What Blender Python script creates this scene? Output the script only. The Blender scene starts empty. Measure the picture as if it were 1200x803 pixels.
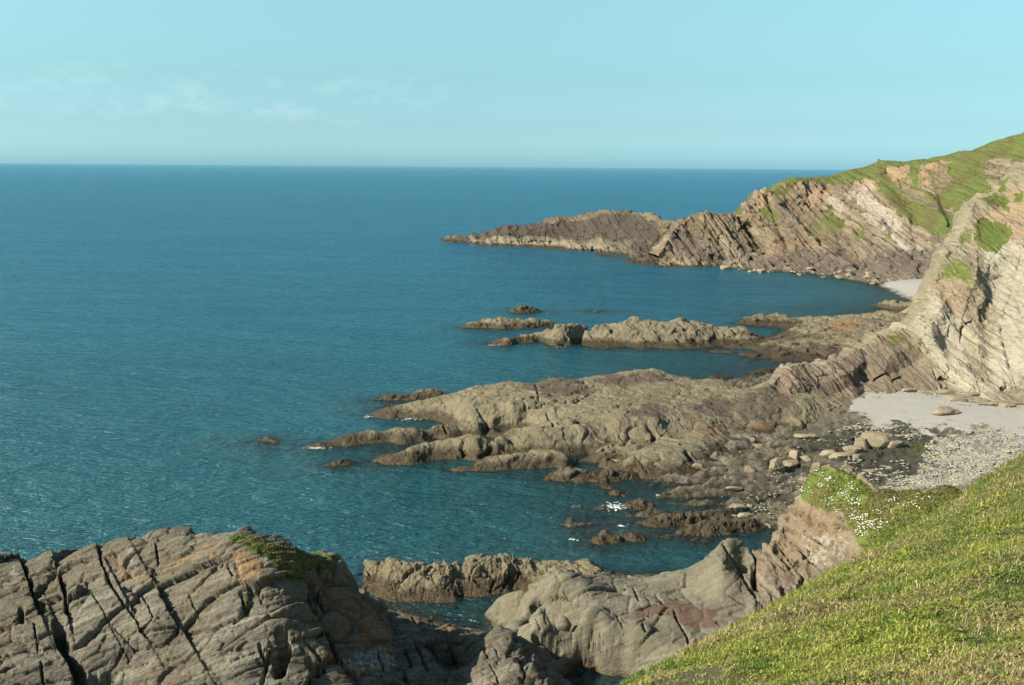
import bpy, math, random
import numpy as np
from mathutils import Matrix, Vector

SC = bpy.context.scene
COL = SC.collection
R = math.radians
random.seed(7)

# ------------------------------------------------------------ camera
CAMZ = 45.0
FPX = 1166.7
pitch, roll = R(10.04), 0.0075
fwd = np.array([0, math.cos(pitch), -math.sin(pitch)])
up0 = np.array([0, math.sin(pitch), math.cos(pitch)])
rt0 = np.array([1.0, 0, 0])
rt = rt0 * math.cos(roll) + up0 * math.sin(roll)
up = up0 * math.cos(roll) - rt0 * math.sin(roll)
cam_d = bpy.data.cameras.new('camera')
cam = bpy.data.objects.new('camera', cam_d); COL.objects.link(cam)
cam_d.lens = 35; cam_d.sensor_width = 36; cam_d.sensor_fit = 'HORIZONTAL'
cam_d.clip_start = 0.5; cam_d.clip_end = 90000
cam.matrix_world = Matrix(((rt[0], up[0], -fwd[0], 0), (rt[1], up[1], -fwd[1], 0),
                           (rt[2], up[2], -fwd[2], CAMZ), (0, 0, 0, 1)))
SC.camera = cam

# ------------------------------------------------------------ sun and sky
SUN_BACK, SUN_EL = R(20), R(33)
sdir = np.array([-math.cos(SUN_BACK) * math.cos(SUN_EL), -math.sin(SUN_BACK) * math.cos(SUN_EL), math.sin(SUN_EL)])
sl = bpy.data.lights.new('sun', 'SUN'); sl.energy = 5.0; sl.angle = R(0.53); sl.color = (1.0, 0.89, 0.74)
so = bpy.data.objects.new('sun', sl); COL.objects.link(so); so.location = (0, 0, 200)
so.rotation_euler = Vector(-sdir).to_track_quat('-Z', 'Y').to_euler()
W = bpy.data.worlds.new('World'); SC.world = W; W.use_nodes = True
nt = W.node_tree; nt.nodes.clear()
wo = nt.nodes.new('ShaderNodeOutputWorld'); bg = nt.nodes.new('ShaderNodeBackground')
sky = nt.nodes.new('ShaderNodeTexSky'); sky.sky_type = 'NISHITA'; sky.sun_disc = False
sky.sun_elevation = SUN_EL
sky.sun_rotation = math.atan2(sdir[0], sdir[1])
sky.altitude = 0; sky.air_density = 1.0; sky.dust_density = 0.9; sky.ozone_density = 2.0
tint = nt.nodes.new('ShaderNodeMix'); tint.data_type = 'RGBA'; tint.blend_type = 'MULTIPLY'
tint.inputs[0].default_value = 1.0
nt.links.new(sky.outputs[0], tint.inputs[6])
tc0 = nt.nodes.new('ShaderNodeTexCoord'); sep0 = nt.nodes.new('ShaderNodeSeparateXYZ'); nt.links.new(tc0.outputs['Generated'], sep0.inputs[0])
tr0 = nt.nodes.new('ShaderNodeValToRGB')
for i, (p, c) in enumerate([(0.0, (.73, 1.40, 2.05)), (0.0086, (.73, 1.35, 1.92)), (0.038, (.65, 1.02, 1.34)), (0.081, (.70, 1.02, 1.05)), (0.16, (1.0, 1.32, 1.12)), (0.5, (.85, 1.1, 1.02))]):
    e = tr0.color_ramp.elements[i] if i < 2 else tr0.color_ramp.elements.new(p)
    e.position = p; e.color = c + (1,)
nt.links.new(sep0.outputs[2], tr0.inputs[0])
xr = nt.nodes.new('ShaderNodeMapRange'); xr.inputs[1].default_value = -0.45; xr.inputs[2].default_value = 0.5; xr.inputs[3].default_value = 1.03; xr.inputs[4].default_value = 0.86
nt.links.new(sep0.outputs[0], xr.inputs[0]); vm = nt.nodes.new('ShaderNodeVectorMath'); vm.operation = 'SCALE'
nt.links.new(tr0.outputs[0], vm.inputs[0]); nt.links.new(xr.outputs[0], vm.inputs['Scale']); nt.links.new(vm.outputs[0], tint.inputs[7])
# thin cumulus wisps low over the sea, laid out by direction
tc = nt.nodes.new('ShaderNodeTexCoord'); sep = nt.nodes.new('ShaderNodeSeparateXYZ')
nt.links.new(tc.outputs['Generated'], sep.inputs[0])
cmap = nt.nodes.new('ShaderNodeMapping'); cmap.inputs['Scale'].default_value = (16, 16, 34)
nt.links.new(tc.outputs['Generated'], cmap.inputs[0])
cn = nt.nodes.new('ShaderNodeTexNoise'); cn.inputs['Scale'].default_value = 1.6
cn.inputs['Detail'].default_value = 7; cn.inputs['Roughness'].default_value = 0.6
nt.links.new(cmap.outputs[0], cn.inputs['Vector'])
cr = nt.nodes.new('ShaderNodeMapRange'); cr.inputs[1].default_value = 0.50; cr.inputs[2].default_value = 0.68
nt.links.new(cn.outputs[0], cr.inputs[0])
zr = nt.nodes.new('ShaderNodeValToRGB')
for i, (p, v) in enumerate([(0.0, 0), (0.03, 0), (0.05, 1), (0.075, .7), (0.10, 0), (0.14, 0.0)]):
    e = zr.color_ramp.elements[i] if i < 2 else zr.color_ramp.elements.new(p)
    e.position = p; e.color = (v, v, v, 1)
nt.links.new(sep.outputs[2], zr.inputs[0])
cm = nt.nodes.new('ShaderNodeMath'); cm.operation = 'MULTIPLY'
nt.links.new(cr.outputs[0], cm.inputs[0]); nt.links.new(zr.outputs[0], cm.inputs[1])
cm2 = nt.nodes.new('ShaderNodeMath'); cm2.operation = 'MULTIPLY'; cm2.inputs[1].default_value = 0.15
xl = nt.nodes.new('ShaderNodeMapRange'); xl.inputs[1].default_value = 0.02; xl.inputs[2].default_value = -0.14; nt.links.new(sep.outputs[0], xl.inputs[0])
xm = nt.nodes.new('ShaderNodeMath'); xm.operation = 'MULTIPLY'; nt.links.new(cm.outputs[0], xm.inputs[0]); nt.links.new(xl.outputs[0], xm.inputs[1]); nt.links.new(xm.outputs[0], cm2.inputs[0])
cmx = nt.nodes.new('ShaderNodeMix'); cmx.data_type = 'RGBA'
cmx.inputs[7].default_value = (6.6, 7.9, 8.2, 1)
nt.links.new(cm2.outputs[0], cmx.inputs[0]); nt.links.new(tint.outputs[2], cmx.inputs[6])
nt.links.new(cmx.outputs[2], bg.inputs[0]); nt.links.new(bg.outputs[0], wo.inputs[0])
bg.inputs[1].default_value = 0.084
SC.view_settings.view_transform = 'Standard'; SC.view_settings.look = 'None'
SC.view_settings.gamma = 1; SC.view_settings.exposure = 0.83
SC.view_settings.use_curve_mapping = False
SC.cycles.max_bounces = 5; SC.cycles.transparent_max_bounces = 8

# ------------------------------------------------------------ helpers: rays, noise, interpolation
def raydir(px, py):
    px = np.asarray(px, float); py = np.asarray(py, float)
    return (fwd[None] + rt[None] * ((px - 600) / FPX)[:, None] + up[None] * ((401.5 - py) / FPX)[:, None])
def atz(px, py, z):            # the point of a sight line that lies at height z
    d = raydir(px, py); t = (np.asarray(z, float) - CAMZ) / d[:, 2]
    p = d * t[:, None]; p[:, 2] += CAMZ; return p
def atd(px, py, D):            # the point of a sight line that lies D metres out to sea
    d = raydir(px, py); t = np.asarray(D, float) / d[:, 1]
    p = d * t[:, None]; p[:, 2] += CAMZ; return p
def project(P):
    q = P - np.array([0, 0, CAMZ]); w = np.maximum(q @ fwd, 0.1)
    return 600 + (q @ rt) / w * FPX, 401.5 - (q @ up) / w * FPX

def _h(ix, iy, iz, s):
    h = (ix.astype(np.int64) * 374761393 + iy.astype(np.int64) * 668265263 + iz.astype(np.int64) * 2147483647 + s * 1274126177) & 0xFFFFFFFF
    h = ((h ^ (h >> 13)) * 1274126177) & 0xFFFFFFFF
    h = ((h ^ (h >> 16)) * 2246822519) & 0xFFFFFFFF
    return (((h ^ (h >> 15)) & 0xFFFFFF).astype(np.float32)) / float(0xFFFFFF)
def h1(a, b=None, c=None, s=0):
    z = np.zeros_like(a)
    return _h(a, z if b is None else b, z if c is None else c, s)
def vnoise(P, s=0):            # smooth value noise, -1..1
    i = np.floor(P).astype(np.int64); f = (P - i).astype(np.float32); u = f * f * f * (f * (f * 6 - 15) + 10)
    x, y, z = i[:, 0], i[:, 1], i[:, 2]
    def L(a, b, t): return a + (b - a) * t
    r = L(L(L(_h(x, y, z, s), _h(x + 1, y, z, s), u[:, 0]), L(_h(x, y + 1, z, s), _h(x + 1, y + 1, z, s), u[:, 0]), u[:, 1]),
          L(L(_h(x, y, z + 1, s), _h(x + 1, y, z + 1, s), u[:, 0]), L(_h(x, y + 1, z + 1, s), _h(x + 1, y + 1, z + 1, s), u[:, 0]), u[:, 1]), u[:, 2])
    return r * 2 - 1
def fbm(P, o=4, s=0, g=0.5, lac=2.03):
    a, t, r = 1.0, 0.0, 0.0
    for k in range(o):
        r = r + a * vnoise(P * lac ** k + 17.3 * k, s + k); t += a; a *= g
    return r / t
def sstep(a, b, x):
    t = np.clip((x - a) / (b - a), 0, 1); return t * t * (3 - 2 * t)
def unit(v): v = np.array(v, float); return v / np.linalg.norm(v)

def seg_dist(x, y, pts):       # distance to a polyline
    d = np.full(x.shape, 1e9); side = np.zeros_like(d)
    for (x0, y0), (x1, y1) in zip(pts[:-1], pts[1:]):
        dx, dy = x1 - x0, y1 - y0
        t = np.clip(((x - x0) * dx + (y - y0) * dy) / (dx * dx + dy * dy + 1e-9), 0, 1)
        ex, ey = x - x0 - t * dx, y - y0 - t * dy
        q = np.hypot(ex, ey); m = q < d
        d = np.where(m, q, d); side = np.where(m, np.sign(ex * dy - ey * dx), side)
    return d, side
def inside(x, y, poly):
    c = np.zeros(x.shape, bool); n = len(poly)
    for i in range(n):
        x0, y0 = poly[i]; x1, y1 = poly[(i + 1) % n]
        k = ((y0 > y) != (y1 > y)) & (x < (x1 - x0) * (y - y0) / (y1 - y0 + 1e-12) + x0); c ^= k
    return c
def soft(x, y, poly, w):       # 1 inside an area, 0 outside, feathered over w
    d, _ = seg_dist(x, y, list(poly) + [poly[0]])
    return np.clip(0.5 + np.where(inside(x, y, poly), d, -d) / w, 0, 1)

def dens(pts, step):
    out = []
    for a, b in zip(pts[:-1], pts[1:]):
        n = max(1, int(math.hypot(a[0] - b[0], a[1] - b[1]) / step))
        for k in range(n):
            t = k / n; out.append([a[i] + (b[i] - a[i]) * t for i in range(len(a))])
    out.append(list(pts[-1])); return np.array(out, float)

class Field:                   # a height field through surveyed points
    def __init__(s, c=1.5, lo=-4): s.X = []; s.auto = []; s.c = c; s.lo = lo
    def line(s, pts, step=14):
        a = dens(pts, step); s.X.append(atz(a[:, 0], a[:, 1], a[:, 2])); return s
    def dline(s, pts, step=14):
        a = dens(pts, step); s.X.append(atd(a[:, 0], a[:, 1], a[:, 2])); return s
    def shore(s, pts, step=14, offs=((3, -1.0), (8, -2.6), (16, -4))):
        a = dens([(p[0], p[1], 0.0) for p in pts], step); P = atz(a[:, 0], a[:, 1], a[:, 2]); s.X.append(P); s.last = (a[:, 0], P[:, 1])
        for o, z in offs:
            q = P.copy(); q[:, 1] -= o; q[:, 2] = z; s.auto.append(q)
        return s
    def slope(s, a, sl):          # height of a crest whose seaward face rises from the last shoreline at gradient sl
        k = np.argsort(s.last[0]); Dw = np.interp(a[:, 0], s.last[0][k], s.last[1][k]); d = raydir(a[:, 0], a[:, 1]); t = -d[:, 2] / d[:, 1]
        a[:, 2] = np.maximum((CAMZ - t * Dw) / (1 + t / sl), 0.05); return a
    def sline(s, pts, step=10, sl=0.7):
        a = s.slope(dens(pts, step), sl); s.X.append(atz(a[:, 0], a[:, 1], a[:, 2])); return s
    def crest(s, pts, back=8, step=14, offs=None, bz=0.0, sl=None):
        a = dens(pts, step)
        if sl: a = s.slope(a, sl)
        P = atz(a[:, 0], a[:, 1], a[:, 2]); s.X.append(P)
        for o, z in (offs or ((back, bz), (back + 3, -1.5), (back + 10, -4))):
            q = P.copy(); q[:, 1] += o; q[:, 2] = np.minimum(z, P[:, 2] - 0.4 * o); s.auto.append(q)
        return s
    def world(s, pts): s.X.append(np.array(pts, float)); return s
    def solve(s, rmin=3.0, extra=None):
        A = np.concatenate(s.X)
        keep = []
        for p in A:
            if all((p[0] - q[0]) ** 2 + (p[1] - q[1]) ** 2 > 0.25 for q in keep): keep.append(p)
        A = np.array(keep)
        if s.auto:
            B = np.concatenate(s.auto); n0 = len(A)
            for b in B:
                d = np.hypot(A[:n0, 0] - b[0], A[:n0, 1] - b[1]).min()
                d2 = np.hypot(A[n0:, 0] - b[0], A[n0:, 1] - b[1]).min() if len(A) > n0 else 9e9
                if d > rmin and d2 > rmin * 0.8: A = np.vstack([A, b])
        # frame far round
        x0, x1, y0, y1 = A[:, 0].min() - 25, A[:, 0].max() + 25, A[:, 1].min() - 25, A[:, 1].max() + 25
        if extra is None:
            A = np.vstack([A, [(x, y, s.lo) for x in np.linspace(x0, x1, 7) for y in (y0, y1)],
                           [(x, y, s.lo) for y in np.linspace(y0, y1, 5) for x in (x0, x1)]])
        else: A = np.vstack([A, extra])
        s.A = A; n = len(A)
        r = np.sqrt((A[:, None, 0] - A[None, :, 0]) ** 2 + (A[:, None, 1] - A[None, :, 1]) ** 2 + s.c ** 2)
        M = np.zeros((n + 1, n + 1)); M[:n, :n] = r - np.eye(n) * 0.02; M[n, :n] = 1; M[:n, n] = 1
        s.w = np.linalg.lstsq(M, np.append(A[:, 2], 0), rcond=None)[0]; return s
    def __call__(s, x, y):
        x = np.asarray(x, float); y = np.asarray(y, float); out = np.empty(x.shape)
        for k in range(0, len(x), 20000):
            xs, ys = x[k:k + 20000], y[k:k + 20000]
            r = np.sqrt((xs[:, None] - s.A[None, :, 0]) ** 2 + (ys[:, None] - s.A[None, :, 1]) ** 2 + s.c ** 2)
            out[k:k + 20000] = r @ s.w[:-1] + s.w[-1]
        return out
    def hit(s, px, py):        # where a sight line meets the field
        z = 2.0
        for _ in range(25):
            p = atz([px], [py], [z])[0]; z += 0.5 * (s(p[:1], p[1:2])[0] - z)
        return p

def normals(G):                # G: (nu,nv,3)
    du = np.gradient(G, axis=0); dv = np.gradient(G, axis=1)
    n = np.cross(du, dv); n /= np.linalg.norm(n, axis=2, keepdims=True) + 1e-9; return n

LAST = {}
def pick(V, px, py, r=3.0):   # the visible point of a surface nearest a sight line
    x, y = project(V); w = (V - np.array([0, 0, CAMZ])) @ fwd; out = []
    for a, b in zip(px, py):
        d = (x - a) ** 2 + (y - b) ** 2; k = np.where(d < r * r)[0]
        out.append(k[np.argmin(w[k] + d[k])] if len(k) else np.argmin(d))
    return V[np.array(out)]
def mesh_from(name, V, Q, mat, mask=None, smooth=True, origin=None, kind=None, parent=None, **props):
    me = bpy.data.meshes.new(name); LAST.update(V=np.asarray(V), Q=np.asarray(Q), M=mask)
    V = np.asarray(V, np.float32); Q = np.asarray(Q, np.int32); k = Q.shape[1]
    if origin is None: origin = (float(V[:, 0].mean()), float(V[:, 1].mean()), float(V[:, 2].min()))
    Vl = V - np.array(origin, np.float32)
    me.vertices.add(len(V)); me.vertices.foreach_set('co', Vl.ravel())
    me.loops.add(Q.size); me.loops.foreach_set('vertex_index', Q.ravel())
    me.polygons.add(len(Q)); me.polygons.foreach_set('loop_start', np.arange(len(Q), dtype=np.int32) * k)
    me.polygons.foreach_set('use_smooth', np.full(len(Q), smooth))
    me.update(calc_edges=True); me.validate()
    if mask is not None:
        at = me.color_attributes.new('mask', 'FLOAT_COLOR', 'POINT')
        at.data.foreach_set('color', np.asarray(mask, np.float32).ravel())
    me.materials.append(mat)
    o = bpy.data.objects.new(name, me); COL.objects.link(o); o.location = origin
    if parent is not None:
        o.parent = parent; o.location = Vector(origin) - parent.location
    if kind: o['kind'] = kind
    for a, b in props.items(): o[a] = b
    return o

def grid_quads(nu, nv, keep=None):
    i = np.arange(nu * nv).reshape(nu, nv)
    Q = np.stack([i[:-1, :-1], i[1:, :-1], i[1:, 1:], i[:-1, 1:]], -1).reshape(-1, 4)
    if keep is not None: Q = Q[keep[Q].any(1)]
    return Q
def compact(V, Q, *arrs):
    used = np.zeros(len(V), bool); used[Q.ravel()] = True
    mp = np.cumsum(used) - 1
    return (V[used], mp[Q]) + tuple(a[used] if a is not None else None for a in arrs)

def facets(q, seed, smooth=0.0):
    """angular broken surface: nearest-cell planes, each tilted its own way; q already scaled to cell size"""
    i0 = np.floor(q).astype(np.int64); best = np.full(len(q), 9e9, np.float32); sec = best.copy(); val = np.zeros(len(q), np.float32)
    for dx in (-1, 0, 1):
        for dy in (-1, 0, 1):
            for dz in (-1, 0, 1):
                a, b, c = i0[:, 0] + dx, i0[:, 1] + dy, i0[:, 2] + dz
                h = _h(a, b, c, seed); g = (h * 16777215).astype(np.int64)
                jx, jy, jz = (g & 255) / 255., ((g >> 8) & 255) / 255., ((g >> 16) & 255) / 255.
                rx, ry, rz = q[:, 0] - a - jx, q[:, 1] - b - jy, q[:, 2] - c - jz
                d = rx * rx + ry * ry + rz * rz; m = d < best
                sec = np.where(m, best, np.minimum(sec, d)); best = np.where(m, d, best)
                v = (jx * 7.3 % 1 - .5) + rx * (jy - .5) * 1.6 + ry * (jz - .5) * 1.6 + rz * (jx - .5) * 1.2
                val = np.where(m, v, val)
    return val, np.sqrt(sec) - np.sqrt(best)

def rockify(P, N, bed, seed=0, layers=((1.2, 3.0, 0.3),), rough=0.25, rs=3.0, lump=0.0, ls=12.0, crack=0.0, cs=4.0, strike=None, cells=(), ribs=0.0, rt_=2.0, warp=0.9, lo=0.3):
    """stack of broken beds: each bed and each joint block stands out by its own amount"""
    b = unit(bed); a = unit(np.cross(b, [0.1, 0.3, 1.0] if strike is None else strike)); c = np.cross(b, a)
    wv = fbm(P / 9.0, 3, seed + 50) * warp
    s = P @ b + wv; u = P @ a + fbm(P / 5.0, 2, seed + 60) * 0.7; v = P @ c + fbm(P / 6.0, 2, seed + 70) * 0.7
    d = np.zeros(len(P))
    for k, (T, L, A) in enumerate(layers):
        li = np.floor(s / T + 0.4 * h1(np.floor(u / (L * 2.3)).astype(np.int64), s=seed + k)).astype(np.int64)
        ub = np.floor(u / L + 7 * h1(li, s=seed + 11 + k)).astype(np.int64)
        d += A * 0.6 * (h1(li, ub, s=seed + 31 + k) - 0.5) + A * 0.6 * (h1(li, s=seed + 41 + k) - 0.5)
    if ribs:
        li = s / rt_ + 3; f = vnoise(np.stack([li, u / 60, v / 60], 1), seed + 44) + .5 * vnoise(np.stack([li * 2.7, u / 30, v / 30], 1), seed + 45); d += ribs * f
    for k, (T, L, A) in enumerate(cells):
        val, edge = facets(np.stack([u / L, v / (L * .8), s / T], 1), seed + 200 + k)
        d += A * val - A * 0.35 * np.exp(-(edge / 0.05) ** 2)
    if lump: d += lump * fbm(P / ls, 3, seed + 80)
    if rough: d += rough * fbm(P / rs, 6, seed + 90, g=0.6)
    if crack:
        st = np.stack([u / (cs * 2.5), v / (cs * 2.5), s / cs], 1)
        n = np.abs(fbm(st, 3, seed + 95)); d -= crack * np.exp(-(n / 0.025) ** 2)
    d *= lo + (1 - lo) * sstep(-0.2, 2.2, P[:, 2])
    return P + N * d[:, None]

def hpatch(name, F, x0, x1, y0, y1, st, mat, rk, maskf=None, zmin=-3.5, post=None, sty=None, calm=None, **kw):
    xs = np.arange(x0, x1, st); ys = np.arange(y0, y1, sty or st)
    X, Y = np.meshgrid(xs, ys, indexing='ij'); Z = F(X.ravel(), Y.ravel()).reshape(X.shape)
    G = np.stack([X, Y, Z], -1); N = normals(G).reshape(-1, 3); P = G.reshape(-1, 3)
    keep = P[:, 2] > zmin; Q = grid_quads(len(xs), len(ys), keep)
    P, Q, N = compact(P, Q, N)
    P2 = rockify(P, N, **rk) if rk else P
    for ch, am in zip(calm[::2], calm[1::2]) if calm else (): P2 = P + (P2 - P) * (1 - am * np.clip(maskf(P)[:, ch:ch + 1], 0, 1))
    if post: P2 = post(P2)
    m = maskf(P2) if maskf else None
    return mesh_from(name, P2, Q, mat, m, **kw)

def loft(name, rows, ts, nv, mat, rk, maskf=None, post=None, calm=None, **kw):
    """rows: arrays (nu,3) from foot to top to back; ts: share of nv per span"""
    out = []
    for a, b, n in zip(rows[:-1], rows[1:], ts):
        for k in range(n): out.append(a + (b - a) * (k / n))
    out.append(rows[-1])
    G = np.stack(out, 1)
    for _ in range(6): G[:, 1:-1] = G[:, 1:-1] * 0.5 + (G[:, 2:] + G[:, :-2]) * 0.25
    N = normals(G).reshape(-1, 3); P = G.reshape(-1, 3)
    if N[:, 2].mean() < 0: N = -N
    P2 = rockify(P, N, **rk)
    for ch, am in zip(calm[::2], calm[1::2]) if calm else (): P2 = P + (P2 - P) * (1 - am * np.clip(maskf(P)[:, ch:ch + 1], 0, 1))
    if post: P2 = post(P2)
    m = maskf(P2) if maskf else None
    Q = grid_quads(G.shape[0], G.shape[1])
    return mesh_from(name, P2, Q, mat, m, **kw)
def row(pts, xs): a = np.array(pts, float); return [np.interp(xs, a[:, 0], a[:, i]) for i in range(1, a.shape[1])]

# ------------------------------------------------------------ materials
def N_(t, k, **kw):
    n = t.nodes.new(k)
    for a, b in kw.items(): setattr(n, a, b)
    return n
def ramp(t, fac, stops):
    n = t.nodes.new('ShaderNodeValToRGB'); cr = n.color_ramp
    for i, (p, c) in enumerate(stops):
        e = cr.elements[i] if i < 2 else cr.elements.new(p)
        e.position = p; e.color = (c if len(c) == 4 else tuple(c) + (1,)) if not isinstance(c, (int, float)) else (c, c, c, 1)
    t.links.new(fac, n.inputs[0]); return n.outputs[0]
def mixc(t, f, a, b, mode='MIX'):
    n = t.nodes.new('ShaderNodeMix'); n.data_type = 'RGBA'; n.blend_type = mode
    for s, v in ((0, f), (6, a), (7, b)):
        if hasattr(v, 'is_linked') or hasattr(v, 'links'): t.links.new(v, n.inputs[s])
        else: n.inputs[s].default_value = v if s == 0 else tuple(v) + ((1,) if len(v) == 3 else ())
    return n.outputs[2]
def math_(t, op, a, b=0.5, c=None):
    n = t.nodes.new('ShaderNodeMath'); n.operation = op
    for i, v in enumerate((a, b) if c is None else (a, b, c)):
        if hasattr(v, 'links'): t.links.new(v, n.inputs[i])
        else: n.inputs[i].default_value = v
    return n.outputs[0]
def noise(t, vec, scale, detail=5, rough=0.55, dist=0.0):
    n = t.nodes.new('ShaderNodeTexNoise'); n.inputs['Scale'].default_value = scale
    n.inputs['Detail'].default_value = detail; n.inputs['Roughness'].default_value = rough
    n.inputs['Distortion'].default_value = dist
    t.links.new(vec, n.inputs['Vector']); return n.outputs[0]

def rock_mat(name, base, dark, pale, warm, bed, bands=1.2, band_amt=0.6, scale=1.0, tide=1.1,
             bump=0.5, bdist=0.15, streak=1.0, grass=(0.045, 0.085, 0.016), weed=(0.034, 0.025, 0.012), mask_cols=None, crackle=0.5):
    base, dark, pale = [(c[0] * .99, c[1] * 1.02, c[2] * .94) for c in (base, dark, pale)]; warm = (warm[0] * .93, warm[1] * 1.05, warm[2] * .96)
    m = bpy.data.materials.new(name); m.use_nodes = True; t = m.node_tree; t.nodes.clear()
    out = N_(t, 'ShaderNodeOutputMaterial'); bs = N_(t, 'ShaderNodeBsdfPrincipled'); t.links.new(bs.outputs[0], out.inputs[0])
    geo = N_(t, 'ShaderNodeNewGeometry'); pos = geo.outputs['Position']
    # bedding frame: x' along strike, z' across the beds
    b = unit(bed); a = unit(np.cross(b, [0.1, 0.3, 1.0])); c = np.cross(b, a)
    comb = N_(t, 'ShaderNodeCombineXYZ')
    for i, (ax, sc) in enumerate(((a, 0.045), (c, 0.06), (b, 1.0))):
        d = N_(t, 'ShaderNodeVectorMath', operation='DOT_PRODUCT'); t.links.new(pos, d.inputs[0])
        d.inputs[1].default_value = tuple(ax * sc); t.links.new(d.outputs['Value'], comb.inputs[i])
    strat = comb.outputs[0]
    n1 = noise(t, strat, bands, 8, 0.62, 0.12); n1b = noise(t, strat, bands * 4.5, 5, 0.6, 0.1); n1c = noise(t, strat, bands * 13, 4, 0.6, 0.05)
    n2 = noise(t, pos, 0.22 * scale, 6, 0.6); n3 = noise(t, pos, 1.7 * scale, 8, 0.65); n4 = noise(t, pos, 9 * scale, 5, 0.7)
    n5 = noise(t, pos, 0.07 * scale, 4, 0.5)
    col = mixc(t, ramp(t, n2, [(0.32, 0.0), (0.68, 1.0)]), base, dark)
    col = mixc(t, math_(t, 'MULTIPLY', ramp(t, n1, [(0.46, 0.0), (0.60, 1.0)]), band_amt), col, pale)
    col = mixc(t, math_(t, 'MULTIPLY', ramp(t, n1b, [(0.50, 0.0), (0.60, 1.0)]), band_amt * 0.75), col, dark)
    col = mixc(t, math_(t, 'MULTIPLY', ramp(t, n1c, [(0.50, 0.0), (0.62, 1.0)]), band_amt * 0.5), col, pale)
    col = mixc(t, math_(t, 'MULTIPLY', ramp(t, n5, [(0.42, 0.0), (0.64, 1.0)]), 0.75), col, warm)
    col = mixc(t, math_(t, 'MULTIPLY', ramp(t, n3, [(0.48, 0.0), (0.75, 1.0)]), 0.45), col, pale)
    col = mixc(t, 1.0, col, ramp(t, n4, [(0.25, (0.68, 0.68, 0.68)), (0.75, (1.28, 1.26, 1.22))]), 'MULTIPLY')
    at = N_(t, 'ShaderNodeAttribute'); at.attribute_name = 'mask'
    sp = N_(t, 'ShaderNodeSeparateColor'); t.links.new(at.outputs['Color'], sp.inputs[0])
    def brk(sock, sc=1.3, lo=0.3, hi=0.75, amp=2.4):    # broken edge for a mask
        s_ = math_(t, 'ADD', sock, math_(t, 'MULTIPLY', math_(t, 'SUBTRACT', noise(t, pos, sc * scale, 9, 0.75), 0.5), amp))
        n = N_(t, 'ShaderNodeMapRange'); n.inputs[1].default_value = lo; n.inputs[2].default_value = hi
        t.links.new(s_, n.inputs[0]); return n.outputs[0]
    mc = mask_cols or {}
    if mask_cols is not None:
        gcol = mixc(t, n3, grass, tuple(x * 1.9 for x in grass)); gcol = mixc(t, ramp(t, n2, [(0.45, 0.0), (0.65, 1.0)]), gcol, (grass[0] * 1.5, grass[1] * .95, grass[2] * 1.5)); gcol = mixc(t, ramp(t, n4, [(0.5, 0.0), (0.7, 1.0)]), gcol, (0.13, 0.10, 0.035))
        col = mixc(t, math_(t, 'MULTIPLY', brk(sp.outputs[1], 1.5), 0.85), col, mc.get('G', (0.23, 0.145, 0.07)))
        col = mixc(t, math_(t, 'MULTIPLY', brk(sp.outputs[2], 1.1), 0.75), col, mc.get('B', (0.075, 0.055, 0.048)))
        col = mixc(t, math_(t, 'MULTIPLY', brk(at.outputs['Alpha'], 1.2), 0.7), col, mc.get('A', (0.42, 0.40, 0.35)))
        gm = brk(sp.outputs[0], 1.2, 0.34, 0.58, 1.3)
        col = mixc(t, gm, col, gcol)
    # tidal band of wrack and wet rock
    sz = N_(t, 'ShaderNodeSeparateXYZ'); t.links.new(pos, sz.inputs[0])
    zz = math_(t, 'ADD', sz.outputs[2], math_(t, 'MULTIPLY', math_(t, 'SUBTRACT', n2, 0.5), 2.2))
    zz = math_(t, 'ADD', zz, math_(t, 'MULTIPLY', math_(t, 'SUBTRACT', n3, 0.5), 1.2))
    tr = N_(t, 'ShaderNodeMapRange'); tr.inputs[1].default_value = tide + 0.25; tr.inputs[2].default_value = tide - 0.45
    t.links.new(zz, tr.inputs[0]); tid = tr.outputs[0]
    wcol = mixc(t, ramp(t, n3, [(0.4, 0.0), (0.65, 1.0)]), weed, (weed[0] * 2.1, weed[1] * 1.85, weed[2] * 1.3))
    col = mixc(t, math_(t, 'MULTIPLY', tid, 0.93), col, wcol)
    t.links.new(col, bs.inputs['Base Color'])
    rr = N_(t, 'ShaderNodeMapRange'); rr.inputs[3].default_value = 0.86; rr.inputs[4].default_value = 0.45
    t.links.new(tid, rr.inputs[0]); t.links.new(rr.outputs[0], bs.inputs['Roughness'])
    bs.inputs['Specular IOR Level'].default_value = 0.3
    # relief
    vor = N_(t, 'ShaderNodeTexVoronoi', feature='DISTANCE_TO_EDGE'); vor.inputs['Scale'].default_value = 1.1 * scale
    wrp = N_(t, 'ShaderNodeVectorMath', operation='MULTIPLY_ADD'); t.links.new(strat, wrp.inputs[0]); wrp.inputs[1].default_value = (4.0, 4.0, 1.0)
    nn = N_(t, 'ShaderNodeTexNoise'); nn.inputs['Scale'].default_value = 1.4 * scale; t.links.new(pos, nn.inputs['Vector']); t.links.new(nn.outputs['Color'], wrp.inputs[2])
    t.links.new(wrp.outputs[0], vor.inputs['Vector'])
    ve = ramp(t, vor.outputs['Distance'], [(0.0, 0.0), (0.05, 1.0)])
    hgt = math_(t, 'ADD', math_(t, 'MULTIPLY', n1b, 1.3 * streak), math_(t, 'MULTIPLY', n3, 1.0))
    hgt = math_(t, 'ADD', hgt, math_(t, 'MULTIPLY', n4, 0.45)); hgt = math_(t, 'ADD', hgt, math_(t, 'MULTIPLY', n1, 1.6 * streak))
    hgt = math_(t, 'ADD', hgt, math_(t, 'MULTIPLY', ve, crackle)); hgt = math_(t, 'ADD', hgt, math_(t, 'MULTIPLY', n1c, 0.7 * streak))
    bp = N_(t, 'ShaderNodeBump'); bp.inputs['Strength'].default_value = bump; bp.inputs['Distance'].default_value = bdist / scale * 2
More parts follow.
